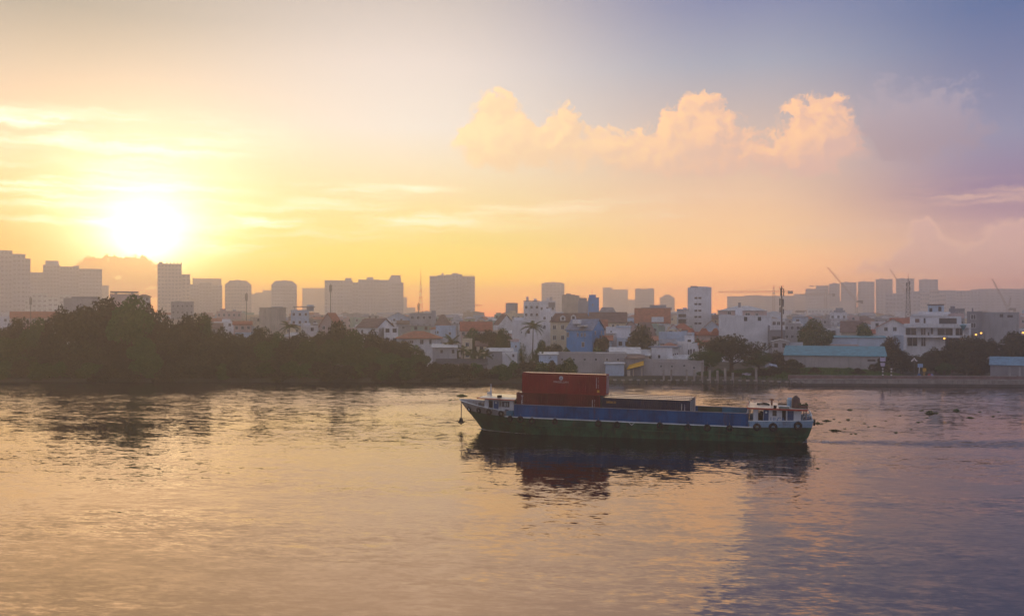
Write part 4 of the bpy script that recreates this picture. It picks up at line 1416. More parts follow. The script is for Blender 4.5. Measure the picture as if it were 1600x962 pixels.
tower_crane(1209, 446, 800, 1125, 1238, 457, 'long armed tower crane left of the dark phone mast')
tower_crane(1290, 452, 900, 1252, 1304, 461, 'small level armed tower crane in front of the hazy right towers')
luffing_crane(1338, 470, 800, (1295.5, 417), 'luffing crane with long jib leaning left, left one of three')
luffing_crane(1418, 462, 1000, (1392.5, 420), 'luffing crane behind the dark lattice mast, jib leaning left')
luffing_crane(1575, 482, 700, (1553, 435.5), 'luffing crane with jib leaning left near the right edge')
tower_crane(726, 474, 900, 753, 716, 478, 'small crane arm poking out right of the fluted block')
# ------------------------------------------------------------------ the houses, from the river back
HG = 'houses along the far bank'
# left, above the riverside trees
house(-8, 12, 494, 420, 'white house at the left edge behind the bank trees', 'white', 'flat', grid=(2, 2, 500, 3.4, 1.1, 1.3))
house(24, 84, 487, 430, 'long house with dull red roof left of the big tree clump', 'pinkish', 'gable_x', 'red', eave=496, D=14, grid=(7, 2, 500, 3.4, 1.1, 1.3))
house(104, 150, 465.5, 470, 'flat grey building rising behind the left of the tall tree clump', 'grey', 'flat', D=14, extra=(('box', 113, 152, 463.5, 466, .5, 13, 'dark grey', 'roof_slab'),))
house(175, 214, 459, 460, 'flat roofed block with parapet poking above the tall tree clump', 'pinkish', 'flat', D=14, extra=(('box', 174, 215, 455, 457, -.3, 12, 'dark grey', 'roof_slab'), ('box', 180, 184, 457, 460, .2, .8, 'grey'), ('box', 204, 208, 457, 460, .2, .8, 'grey')))
house(216, 234, 459.5, 465, 'rooftop pavilion with hip roof right of the parapet block', 'grey', 'hip', 'brown', eave=463, D=8, over=.5, grid=(2, 1, 467, 3, 1.4, 1.8))
house(269, 301, 471, 520, 'grey block with stepped top below the slim sunlit tower', 'grey', 'flat', D=14, grid=(5, 3, 478, 3.4, 1.1, 1.3), extra=(('room', 273, 284, 470),))
house(296, 345, 505, 330, 'wide dull house with dark roof behind the trees left of the tall grey block', 'grey', 'gable_x', 'brown', eave=513, D=11, grid=(6, 2, 517, 3.3, 1, 1.2))
house(340, 376, 486, 480, 'pinkish block with roof rooms below the left mansard tower', 'pinkish', 'flat', D=12, grid=(5, 3, 492, 3.3, 1.1, 1.3), extra=(('room', 344, 353, 482), ('tank', 366)))
house(366, 392, 502, 350, 'terraced house with small red roof left of the tall grey block', 'pinkish', 'gable_x', 'red', eave=507, D=9, grid=(3, 2, 512, 3.2, 1, 1.2))
house(415, 455, 480, 340, 'tall blank grey block with a darker left side above the trees', 'beige', 'flat', D=12, yaw=20, extra=(('box', 436, 447, 479, 482, 3, 8, 'grey'),))
house(455, 482, 484, 400, 'pale block with covered roof terrace right of the tall grey one', 'pale blue', 'flat', D=11, grid=(3, 3, 491, 3.3, 1.1, 1.3), extra=(('box', 458, 492, 478.5, 479.8, .5, 9, 'grey', 'terrace_roof'), ('box', 460, 461, 479.8, 484, 1, 1.2, 'grey', 'post'), ('box', 480, 481, 479.8, 484, 1, 1.2, 'grey', 'post'), ('room', 479, 490, 476)))
house(494, 530, 489, 330, 'white house with red gabled roof facing right behind the round tree', 'pinkish', 'gable_y', 'red', eave=508, D=11, yaw=-14, wins=((506, 512, 5, 6), (518, 512, 5, 6)))
house(545, 602, 498, 320, 'white house with dark red ridge roof and broad gable end', 'white', 'gable_x', 'brown', eave=511, D=14, yaw=-24, wins=((556, 518, 4, 6), (566, 518, 4, 6)), side=(3, 2, 516, 3.3))
house(600, 622, 511, 318, 'narrow white house with dark windows left of the orange roofed villa', 'white', 'flat', D=9, grid=(2, 3, 516, 3.2, 1.3, 1.4), wk='d')
house(604, 640, 488, 430, 'pale house with grey gable above the orange roofed villa', 'pale blue', 'gable_y', 'grey', eave=497, D=12, wins=((616, 500, 4, 5), (627, 500, 4, 5)))
house(640, 676, 489, 400, 'grey house front with terrace windows behind the orange roofed villa', 'grey', 'flat', D=11, grid=(4, 3, 496, 3.3, 1.3, 1.5), extra=(('box', 660, 661, 485, 489, .2, .5, 'grey'), ('box', 674, 681, 485, 560, -.5, 0, 'grey', 'stair_tower')))
house(622, 688, 517.5, 285, 'villa with orange hip roof and white columns above the bank trees', 'white', 'hip', 'orange', eave=528, D=12, over=.8, wins=((659, 534, 6, 8), (672.5, 534, 4, 8), (632, 534, 7, 5), (643, 534, 7, 5), (638, 550, 8, 7), (660, 550, 6, 7)),
      extra=(('box', 625, 627, 529, 560, -.5, -.15, 'white', 'column'), ('box', 639, 640.5, 529, 545, -.5, -.15, 'white', 'column'), ('box', 652, 654, 529, 545, -.5, -.15, 'white', 'column'), ('box', 681, 683, 529, 545, -.5, -.15, 'white', 'column'), ('balcony', 625, 652, 543)))
house(680, 704, 491, 380, 'house with curved dark roof right of the grey terrace front', 'grey', 'hip', 'brown', eave=508, D=10, grid=(3, 1, 514, 3.3, 1.1, 1.3))
house(681, 712, 509, 310, 'pale plain house with one window right of the orange roofed villa', 'pale blue', 'flat', D=10, wins=((684, 519, 3, 5), (703, 521, 4, 5)))
house(676, 714, 539, 262, 'low grey house with lean roof and dark window below the villa', 'grey', 'shed', 'pale', eave=543, D=9, wins=((708, 549, 4, 6), (690, 549, 4, 5)), wk='d')
house(706, 723, 494, 400, 'white bow roofed house right of the curved dark roof', 'white', 'hip', 'grey', eave=500, D=9, grid=(2, 2, 505, 3.2, 1, 1.2))
house(720, 768, 503, 340, 'long house with faded red tiled roof behind the palms', 'pinkish', 'gable_x', 'red', eave=516, D=11, grid=(6, 1, 521, 3.2, 1.1, 1.3))
house(762, 788, 492, 360, 'house with dark roof slope and blank white gable right of the palms', 'white', 'gable_x', 'brown', eave=507, D=12, yaw=-30, over=.2)
house(790, 822, 489, 470, 'cream house cluster below the small grey office', 'cream', 'flat', D=12, grid=(4, 3, 496, 3.3, 1.1, 1.3), extra=(('room', 796, 806, 485),))
house(790, 809, 473, 560, 'small grey office block standing alone left of the tall white house', 'grey', 'flat', D=10, extra=(('box', 805, 808, 474, 492, -.5, -.01, 'dark grey', 'stair_tower'),))
house(759, 801, 545, 275, 'low shed with pale roof edge behind the banana palms', 'grey', 'shed', 'pale', eave=549, D=8, wins=((770, 555, 4, 4),))
house(798, 813, 534, 285, 'small bluish white house right of the pale roof shed', 'pale blue', 'flat', D=8, wins=((806, 541, 3, 4),))
house(785, 808, 551, 268, 'small white hut with dark door beside the banana palms', 'white', 'flat', D=6, wins=((802, 555, 3, 5),), wk='d')
house(687, 736, 571, 249, 'low white shack with long brown roof close to the river', 'white', 'gable_x', 'brown', eave=575, D=7, wins=((701, 579, 4, 4), (714, 579, 4, 4)))
house(683, 760, 562, 257, 'long dark roofed shed among bushes by the river', 'dark grey', 'gable_x', 'dark', eave=569, D=8)
house(800, 846, 500, 310, 'wide plain white house with tiny windows behind the coconut palm', 'white', 'flat', D=12, wins=((826, 518.5, 4, 5), (815, 519, 1.5, 2.5)), wk='d', extra=(('room', 802, 818, 496),))
house(818, 843, 471, 440, 'tall white house with roof frames and vents left of the rounded tower', 'white', 'flat', D=12, grid=(3, 3, 480, 3.4, 1.2, 1.4), extra=(('box', 818, 843, 469.3, 470.3, .2, 5, 'grey', 'roof_slab'), ('box', 818, 819, 470, 474, .2, .5, 'grey', 'post'), ('room', 822, 826, 463), ('room', 834, 839, 466)))
house(842, 868, 470, 430, 'white house with open roof terrace in front of the rounded tower', 'white', 'flat', D=12, grid=(3, 4, 482, 3.4, 1.0, 1.3), extra=(('box', 857, 867, 472, 480, -.4, -.01, 'dark grey', 'terrace'), ('room', 854, 858, 465), ('box', 859, 860.5, 463.5, 470, 3, 3.4, 'grey', 'chimney'), ('box', 861.5, 863, 463.5, 470, 3, 3.4, 'grey', 'chimney')))
house(845, 880, 487, 370, 'low white house front below the terraced ones, right of the palm', 'white', 'flat', D=10, grid=(3, 2, 497, 3.3, 1.0, 1.2), extra=(('room', 848, 862, 482),))
house(878, 905, 461, 520, 'grey flat block left of the deep blue roof house', 'beige', 'flat', D=14, extra=(('room', 884, 892, 458), ('box', 880, 899, 460, 463, .4, 6, 'grey')))
house(903, 921, 470, 480, 'pale grey flats with antennas between the grey block and deep blue house', 'grey', 'flat', D=12, extra=(('mast', 908, 461), ('mast', 911, 460.5), ('mast', 914, 461), ('room', 905, 917, 465, 'dark grey')))
house(919, 936, 465, 460, 'deep blue tall house with open roof frame right of the rounded tower', 'bright blue', 'flat', D=12, wins=((926, 476, 2, 3),), extra=(('room', 920, 931, 460), ('box', 932, 936, 464.6, 465.6, -.2, 4, 'bright blue', 'roof_slab'), ('mast', 925, 451)))
house(860, 924, 489, 330, 'cream mansion with brown mansard roof and white dormers', 'cream', 'mansard', 'brown', eave=503, D=14, grid=(5, 2, 511, 3.6, 1.2, 1.6), extra=(('dormer', 879.5, 496.5, 8, 9), ('dormer', 896, 495.5, 8, 9)))
house(922, 978, 488, 340, 'cream house with long maroon ridge roof behind the bright blue one', 'cream', 'gable_x', 'brown', eave=503, D=11, wins=((958, 509, 4, 4), (965, 509, 4, 4)))
house(936, 962, 480, 480, 'house with low domed grey roof above the maroon ridge', 'beige', 'mansard', 'grey', eave=488, D=12)
house(875, 935, 499, 305, 'bright blue house with slate roof and white framed windows', 'bright blue', 'gable_x', 'slate', eave=515, D=12, yaw=-20, wins=((887, 523, 4.5, 8), (903, 523, 3, 6), (909, 523, 3, 6), (914, 523, 3, 6), (911, 538, 5, 8)), side=(2, 2, 520, 4.2),
      extra=(('box', 904, 916, 508, 510, -1.2, 2, 'pale', 'skylight'), ('box', 892, 902, 499.5, 506, 1.0, 4, 'white', 'roof_room')))
house(928, 948, 500, 318, 'narrow house with bright orange roof tucked behind the blue one', 'pinkish', 'gable_x', 'orange', eave=512, D=9, wins=((936, 517, 3, 5), (942, 517, 3, 5)))
house(930, 955, 498, 350, 'low house with maroon hip roof right of the blue house', 'grey', 'hip', 'brown', eave=508, D=9)
house(947, 985, 511, 298, 'plain white house with flat roof behind the river warehouse', 'white', 'flat', D=10, wins=((955, 519, 3, 5),), extra=(('box', 947, 963, 519, 521, -1.2, 0, 'white', 'canopy'), ('box', 962, 986, 509.5, 511.5, -.3, 8, 'pale blue', 'roof_slab')))
house(993, 1046, 481.5, 370, 'large white house with orange tiled roof and wide white dormer', 'white', 'gable_x', 'orange', eave=504, D=16, wins=((1016, 513, 8, 6), (1028, 513, 5, 6)), extra=(('box', 1018, 1037, 495, 503, -.3, 4, 'white', 'dormer'), ('box', 1002, 1050, 480, 484, 8, 15, 'grey', 'ridge_block'), ('box', 1015, 1041, 476, 481, 9, 14, 'grey', 'ridge_block')))
house(972, 1000, 502, 325, 'house with white barge boards on a steep gable beside the dark tree', 'pinkish', 'gable_y', 'brown', eave=514, D=10, wins=((985, 511, 4, 5),))
house(1000, 1032, 504, 310, 'house with long maroon side roof right of the dark tree', 'white', 'gable_x', 'brown', eave=524, D=13, yaw=16, wins=((1012, 530, 10, 5), (1026, 528, 5, 5)))
house(1058, 1076, 484, 390, 'narrow three storey house with balconies left of the white office', 'white', 'flat', D=10, wins=((1066, 493, 12, 5), (1066, 502, 12, 6)), wk='d', extra=(('balcony', 1059, 1075, 497), ('balcony', 1059, 1075, 507), ('box', 1057, 1076, 482.5, 484, -.8, 6, 'pale blue', 'roof_slab'), ('tank', 1070)))
house(1075, 1111, 449, 400, 'white ten storey office with paired dark windows right of centre', 'white', 'flat', D=15, name='office_tower', cat='tower',
      wins=tuple((x, y, 4.6, 3.0) for y in (465.5, 475, 485.2, 495, 505) for x in (1087.5, 1093.5)), wk='d', extra=(('room', 1080, 1106, 447), ('box', 1079, 1090, 446.5, 449, 1, 8, 'grey'), ('box', 1106, 1110.5, 448.2, 452, .2, 3, 'white')))
house(1030, 1084, 519, 320, 'pale blue house with flat terrace behind the white boxes', 'pale blue', 'flat', D=11, wins=((1056, 532, 4, 5),), extra=(('box', 1048, 1066, 526, 534, -2.2, -.01, 'pale blue', 'terrace'),))
house(1040, 1064, 507, 335, 'small house with steep red gable left of the round topped roofs', 'white', 'gable_y', 'red', eave=519, D=9)
house(1052, 1080, 505, 348, 'house with low dark red hip roof below the white office', 'pale blue', 'hip', 'red', eave=515, D=9)
for i_, (a_, b2_, w_) in enumerate(((1072, 1088, 'left'), (1091, 1109, 'middle'), (1110, 1126, 'right'))):
    house(a_, b2_, 513, 322 + i_, w_ + ' one of three alike houses with rounded red roofs', 'pinkish', 'mansard', 'red', eave=524, D=9, group='three red roofed terrace houses')
house(1098, 1126, 501, 360, 'pale blue gabled house with brown roof edge left of the big white wall', 'pale blue', 'gable_y', 'brown', eave=513, D=10)
house(1111, 1126, 492, 420, 'brown roofed house between the office and the big white wall', 'beige', 'gable_x', 'brown', eave=498, D=9, wins=((1118, 502, 3, 4),))
house(1125, 1202, 492.5, 315, 'big blank white building wall with stepped roof rooms', 'white', 'flat', D=14, wins=((1165, 498, 5, 7), (1186, 498, 5, 6)), wk='d',
      extra=(('room', 1149, 1160, 480), ('box', 1126, 1141, 491, 493.5, .3, 8, 'white'), ('box', 1198.5, 1202, 508, 534, -.3, -.01, 'dark grey', 'recess_shade_strip')))  # raised dark strip paints in the shade of a recess
house(1125, 1196, 477.5, 380, 'pink house with low hip roof behind the big white wall', 'pinkish', 'hip', 'pale', eave=485, D=14, wins=((1140, 489, 6, 5), (1168, 491, 8, 5), (1182, 492, 5, 5)), extra=(('box', 1153.5, 1157.5, 472.5, 480, 3, 4.5, 'dark grey', 'chimney'),))
house(1200, 1226, 498, 350, 'pale house with long balcony right of the big white wall', 'white', 'flat', D=10, grid=(4, 3, 505, 3.2, 1.3, 1.4))
house(1202, 1226, 516, 310, 'dim grey building at the foot of the phone mast', 'dark grey', 'flat', D=10, wins=((1213, 530, 14, 10),), wk='d')
house(1239, 1262, 492, 420, 'small pale house with one square window right of the phone mast', 'pale blue', 'hip', 'grey', eave=495, D=10, wins=((1246.5, 502, 5, 6),), wk='d')
house(1226, 1250, 505, 350, 'low pale house with pergola right of the phone mast', 'grey', 'flat', D=9, grid=(3, 2, 512, 3.2, 1.1, 1.3))
house(1298, 1322, 488, 410, 'stacked pagoda like white house with tiered roofs', 'white', 'flat', D=10, grid=(3, 3, 495, 3.1, 1.1, 1.2), extra=(('box', 1303, 1320, 484.5, 490, 1, 7, 'grey', 'roof_tier'), ('box', 1306, 1317, 481, 485, 1.5, 6, 'grey', 'roof_tier'), ('box', 1296, 1324, 497, 498.3, -.8, 4, 'white', 'eave'), ('box', 1296, 1326, 506, 507.3, -.8, 4, 'white', 'eave')))
house(1316, 1345, 502, 330, 'long maroon roofed house between the two trees on the right', 'beige', 'gable_x', 'brown', eave=518, D=11)
house(1335, 1364, 493, 470, 'house with dark hip roof behind the right trees', 'pinkish', 'hip', 'brown', eave=500, D=11)
house(1372, 1419, 498.5, 330, 'white house with maroon gabled roof and two red shuttered windows', 'white', 'gable_y', 'red', eave=512, D=12, wins=((1385, 514, 6, 7), (1398, 514, 6, 7)), extra=(('box', 1396, 1421, 523, 548, -3.5, -.01, 'pale blue', 'annex'),))
house(1394, 1428, 497, 360, 'maroon roofed house joined behind the red shuttered one', 'white', 'gable_x', 'red', eave=506, D=10)

# riverside sheds and walls
house(870, 979, 551.5, 249, 'long grey brown warehouse wall with a row of six small windows', 'concrete', 'flat', D=9, name='warehouse', cat='warehouse', wins=tuple((x, 561.5, 4.2, 4.4) for x in (878.5, 896.5, 913.5, 931, 948.5, 965.5)),
      extra=(('box', 931, 978, 553, 555.5, .5, 8.5, 'pale', 'roof_sheet'),))
house(953, 1000, 544.5, 262, 'shed with sunlit tin roof rising behind the river warehouse', 'grey', 'shed', 'pale', eave=553, D=10)
house(976, 1014, 547, 268, 'patchy tin roofed shack right of the sunlit shed', 'beige', 'gable_x', 'pale', eave=555, D=8)
house(842, 871, 551.5, 247, 'shack walled with pale blue tarpaulin left of the warehouse', 'pale blue', 'shed', 'pale', eave=554, D=7, name='shack', cat='shack', extra=(('box', 841, 870, 565.5, 574, -1.4, -.01, 'pale blue', 'tarpaulin'), ('box', 843, 869, 575, 580, -1.2, -.01, 'dark', 'opening_shade_block')))  # solid dark block under the tarpaulin paints in the shade of an open front
house(946, 975, 566.5, 244.5, 'white lean to shed with grey panels in front of the warehouse', 'pale blue', 'shed', 'pale', eave=568.5, D=2.5, name='shack', cat='shack')
e = house(979, 1006, 556, 246, 'open riverside shack with a yellow awning on thin posts', 'dark grey', 'shed', 'brown', eave=560, D=6, name='shack', cat='shack', extra=(('box', 980, 985, 578, 588, -2.2, -1.6, 'beige', 'post'), ('box', 989, 990.5, 576, 588, -2.2, -1.9, 'beige', 'post'), ('box', 1002, 1003.5, 574, 588, -2.2, -1.9, 'beige', 'post')))
k_ = 246 / F
aw_ = MB()
za = [zz_of(p_, e) for p_ in (571, 576.5)]
hw_ = 13 * k_
aw_.add([(-hw_ - .1, -2.4, za[1]), (hw_, -2.4, za[0] + .2), (hw_, -.05, za[0] + 1.2), (-hw_ + .6, -.05, za[1] + 1.0), (-hw_ - .1, -2.4, za[1] + .07), (hw_, -2.4, za[0] + .27), (hw_, -.05, za[0] + 1.27), (-hw_ + .6, -.05, za[1] + 1.07)],
       [(0, 3, 2, 1), (4, 5, 6, 7), (0, 1, 5, 4), (1, 2, 6, 5), (2, 3, 7, 6), (3, 0, 4, 7)])
aw_.build('awning', mat('awning_yellow', (.62, .34, .03), .7, .2), e)
house(1005, 1098, 563, 245, 'stained concrete river wall building with small blind openings', 'concrete', 'flat', D=8, name='warehouse', cat='warehouse', wins=((1033, 572, 4, 4), (1050, 572, 4, 4), (1069, 571, 4, 4), (1084, 574, 4, 4)))
house(1044, 1082, 556, 262, 'pale shed roof behind the stained concrete wall', 'grey', 'shed', 'pale', eave=563, D=7)
house(1013, 1055, 542.5, 268, 'white box house with one small dark window above the concrete wall', 'white', 'flat', D=9, yaw=-12, wins=((1030, 557, 3.4, 5),), wk='d', side=(3, 1, 556, 3), extra=(('box', 1013, 1055, 541.6, 543, -.2, 9.2, 'slate', 'roof_edge'),))
house(1034, 1058, 536, 285, 'small house with low orange roof behind the white box', 'beige', 'hip', 'orange', eave=541, D=8)
house(1046, 1089, 534, 290, 'white house with three narrow dark windows left of the wide tree', 'white', 'flat', D=9, wins=((1076, 550, 2.2, 8), (1079.5, 549, 2.2, 8), (1084, 549, 2.2, 8)), wk='d')
house(1232, 1375, 543, 256, 'long warehouse with turquoise sheet roof above the grassy bank', 'concrete', 'shed', 'teal', eave=556, D=13, name='warehouse', cat='warehouse', wins=((1358, 562, 12, 3),), wk='d')
house(1262, 1376, 525.5, 300, 'long white shed with green roof edge behind the turquoise warehouse', 'pale blue', 'shed', 'teal', eave=527.5, D=12, name='warehouse', cat='warehouse', extra=(('box', 1260, 1340, 537.5, 545, -3, -.01, 'pinkish', 'annex'),))
house(1231, 1246, 545, 270, 'tiny shed with pale turquoise roof at the foot of the phone mast', 'grey', 'shed', 'teal', eave=555, D=6)

# the white villa and its grey neighbours on the right
e, w = site('villa', 1420, 1510, 300, 'white modern villa with roof terraces and dark glass on the right bank', 'house')
k_ = w / 90
def vb(nm, a, b_, t, bo, y0, y1, c, parent=None):
    m_ = M_PANE if c == 'glass' else (wallm(c) if c in PAL else roofm(c))
    return MB().box((a - 1465) * k_, (b_ - 1465) * k_, y0, y1, max(0, zz_of(bo, e)), zz_of(t, e)).build(nm, m_, parent or e)
vb('wall', 1421, 1507, 512, 620, 2.0, 13, 'white')
vb('slab', 1420, 1508, 506, 511.9, -.6, 13.2, 'white')
vb('slab', 1420, 1494, 524.5, 527, -.6, 1.9, 'white')
vb('column', 1420, 1424, 527.1, 575, -.5, .6, 'white')
vb('column', 1420, 1422.5, 512, 524.4, -.5, .4, 'white')
vb('column', 1485, 1488, 512, 524.4, -.5, .4, 'white')
vb('column', 1505, 1508, 512, 575, -.5, .4, 'white')
for (a, b_, t, bo) in ((1422.6, 1436.5, 513, 523.5), (1443, 1449, 513, 523.5), (1465, 1484.5, 513, 523.5), (1488.5, 1498, 513, 523.5), (1425, 1438, 528, 541), (1443.5, 1449, 528, 541), (1475, 1494, 528, 541)):
    g = vb('glass_door', a, b_, t, bo, 1.93, 1.99, 'glass')
    x0, x1 = (a - 1465) * k_, (b_ - 1465) * k_
    MB().box((x0 + x1) / 2 - .05, (x0 + x1) / 2 + .05, 1.88, 1.928, zz_of(bo, e), zz_of(t, e)).build('mullion', M_FRAME, g)
vb('window', 1456, 1459, 512.5, 522, 1.93, 1.99, 'glass'); vb('window', 1452, 1454, 519, 524, 1.93, 1.99, 'glass')
vb('upper_wall', 1428, 1496, 494, 505.9, 3, 12, 'white')
vb('upper_window', 1446.5, 1449, 497, 505, 2.93, 2.99, 'glass'); vb('upper_window', 1435, 1441, 498, 504, 2.93, 2.99, 'brown'); vb('upper_window', 1467, 1490, 497, 505.8, 2.9, 2.98, 'dark')
vb('roof_slab', 1430, 1478, 490.5, 493.9, 2.5, 12, 'white'); vb('roof_slab', 1440, 1482, 487, 490.4, 5, 12, 'white')
vb('roof_room', 1452, 1473.5, 476.5, 486.9, 6, 11, 'pale blue'); vb('roof_slab', 1451, 1474, 475, 476.4, 5.6, 11.4, 'brown')
vb('upper_window', 1466, 1470, 479, 486, 5.93, 5.99, 'glass'); vb('upper_window', 1454, 1458, 481, 487, 5.93, 5.99, 'glass')
vb('parapet', 1480, 1500, 489, 497, 6, 10, 'pinkish')
vb('stair_tower', 1482, 1488, 478, 493, 8, 11, 'dark grey')
house(1485, 1505, 482, 360, 'grey roof room building behind the right half of the villa', 'dark grey', 'flat', D=10, grid=(3, 2, 490, 3.3, 1.1, 1.3))
house(1513, 1532, 486.5, 330, 'narrow slate blue house with glazed bays right of the villa', 'dark grey', 'flat', D=12, wins=((1521, 495, 8, 8), (1521, 508, 8, 8)), extra=(('box', 1519, 1521, 481, 487, 3, 4, 'dark grey', 'chimney'),))
house(1531, 1585, 487.5, 330, 'wide plain grey block with roof openings right of the slate house', 'grey', 'flat', D=14, wins=((1564, 493, 5, 5), (1576, 494, 8, 4)), wk='d')
house(1584, 1602, 494, 400, 'pinkish house with small dark top at the right edge', 'pinkish', 'flat', D=11, grid=(2, 3, 502, 3.3, 1.2, 1.3), extra=(('room', 1586, 1594, 490),))
# pavilion at the right edge
e = house(1555, 1614, 559.5, 236, 'low riverside pavilion with blue sheet roof at the right edge', 'dark grey', 'shed', 'blue', eave=571, D=8, name='pavilion', cat='pavilion', over=.3,
      extra=(('box', 1577, 1580, 573, 590, -.3, .0, 'grey', 'post'), ('box', 1591, 1594, 573, 590, -.3, .0, 'grey', 'post')))
# teal canopy on a white stand by the villa
c = P(1505, 507, 292)
e = empty('garden_parasol', (c.x, c.y, GZ), 0, 'tall teal parasol on a white post right of the villa', 'parasol')
h_ = c.z - GZ
MB().tube([(0, 0, 0), (0, 0, h_ - .8)], .16, 8).build('pole', M_FRAME, e)
cp = MB().lathe([(1.15, -.1), (1.1, .05), (.25, .35), (.05, .42)], 10, (0, 0, h_ - .2)).lathe([(.05, -1.6), (.9, -.05)], 10, (0, 0, h_ - .25))
cp.build('canopy', roofm('teal'), e)

# ------------------------------------------------------------------ the packed rooftops behind
rng = random.Random(11)
ZONES = [(-60, 'at the far left'), (60, 'behind the tall tree clump'), (180, 'below the sun'), (260, 'below the slim sunlit tower'), (345, 'below the left mansard tower'), (420, 'below the right mansard tower'), (470, 'left of the long slab block'),
         (520, 'below the long slab block'), (620, 'around the red and white mast'), (690, 'below the fluted block'), (760, 'left of the coconut palm'), (840, 'below the rounded tower'), (900, 'behind the bright blue house'),
         (980, 'behind the big orange roof'), (1060, 'around the white office'), (1120, 'behind the big white wall'), (1200, 'around the phone mast'), (1250, 'above the turquoise warehouse'), (1330, 'below the leaning cranes'), (1400, 'behind the white villa'), (1500, 'behind the plain grey block')]
ROWS = [(345, 30, 507, 520, 'in the nearest row'), (400, 27, 498, 512, 'in the second row'), (465, 25, 493, 505, 'in the third row'), (540, 24, 490, 499, 'in the fourth row'), (640, 23, 487, 495, 'in the fifth row'), (760, 22, 484, 492, 'in the farthest row')]
COLS_ = ['white', 'white', 'pale blue', 'grey', 'cream', 'pinkish', 'beige', 'concrete', 'green', 'white']
n_fill = 0
for (Y, wpx, t0, t1, rowname) in ROWS:
    px = -40.0 + rng.uniform(0, 20)
    while px < 1640:
        w_ = wpx * rng.uniform(.65, 1.35)
        z_ = [z for p_, z in ZONES if p_ <= px + w_ / 2][-1]
        pt = rng.uniform(t0, t1)
        col = rng.choice(COLS_)
        kind = rng.choices(['flat', 'gable_x', 'gable_y', 'hip'], [.58, .18, .12, .12])[0]
        rcn = rng.choice(['red', 'red', 'orange', 'brown', 'grey', 'pale'])
        rn = {'flat': 'flat roofed', 'gable_x': rcn + ' roofed', 'gable_y': rcn + ' gabled', 'hip': rcn + ' hipped'}[kind]
        lab = f'{col} {rn} townhouse {z_}, {rowname}'
        ex = []
        if kind == 'flat' and rng.random() < .6:
            a_ = px + w_ * rng.uniform(.05, .4)
            ex.append(('room', a_, a_ + w_ * rng.uniform(.25, .45), pt - rng.uniform(2, 4.5) * 380 / Y))
        if kind == 'flat' and rng.random() < .3 and Y < 560:
            ex.append(('tank', px + w_ * rng.uniform(.5, .85)))
        house(px, px + w_, pt, Y + rng.uniform(-14, 14), lab, col, kind, rcn, D=rng.uniform(8, 12), eave=None if kind == 'flat' else pt + rng.uniform(4, 7) * 380 / Y,
              yaw=rng.choice([0, 0, 0, 12, -12]), grid=(max(1, int(w_ * Y / F / 3.2)), 2, (pt if kind == 'flat' else pt + 6 * 380 / Y) + 5 * 380 / Y, 3.3, 1.2, 1.4) if Y < 560 else None, name='townhouse', cat='house',
              group='townhouses packed behind the bank', extra=ex, rr=rng, wk=rng.choice('wwd'))
        n_fill += 1
        px += w_ * rng.uniform(.95, 1.5)

# low houses squeezed in just behind the riverside sheds
px = 690.0
while px < 1236:
    w_ = rng.uniform(13, 24)
    if not (866 < px + w_ and px < 938) and not (1122 < px + w_ and px < 1203) and not (818 < px + w_ and px < 846):
        z_ = [z for p_, z in ZONES if p_ <= px + w_ / 2][-1]
        pt = rng.uniform(524, 539)
        col = rng.choice(['white', 'white', 'pale blue', 'cream', 'pinkish', 'grey'])
        kind = rng.choices(['flat', 'gable_x', 'shed', 'gable_y'], [.4, .25, .2, .15])[0]
        rcn = rng.choice(['red', 'brown', 'grey', 'pale', 'orange'])
        rn = {'flat': 'flat roofed', 'gable_x': rcn + ' roofed', 'gable_y': rcn + ' gabled', 'shed': rcn + ' sheet roofed'}[kind]
        house(px, px + w_, pt, rng.uniform(289, 297), f'small {col} {rn} house {z_}, just behind the bank', col, kind, rcn, D=6, eave=None if kind == 'flat' else pt + rng.uniform(3, 7), grid=(max(1, int(w_ / 8)), 2, pt + 9, 3.2, 1.1, 1.3),
              name='small_house', cat='house', group='small houses just behind the bank', rr=rng, wk=rng.choice('wd'), extra=(('tank', px + w_ * .5),) if kind == 'flat' and rng.random() < .4 else ())
    px += w_ * rng.uniform(1.0, 1.7)
# ------------------------------------------------------------------ trees, palms, shrubs
M_LEAF = leaf_mat('foliage_dark', (.034, .036, .017), (.078, .070, .032))  # browner leaves put the warm sun flare over the left bank into colour
M_LEAF2 = leaf_mat('foliage_green', (.03, .075, .015), (.075, .13, .03))
M_PALM = leaf_mat('palm_leaf', (.035, .065, .018), (.08, .11, .035))
M_BARK = mat('bark', (.09, .065, .045), .9, .1, var=.25, scale=3, grain=.2)

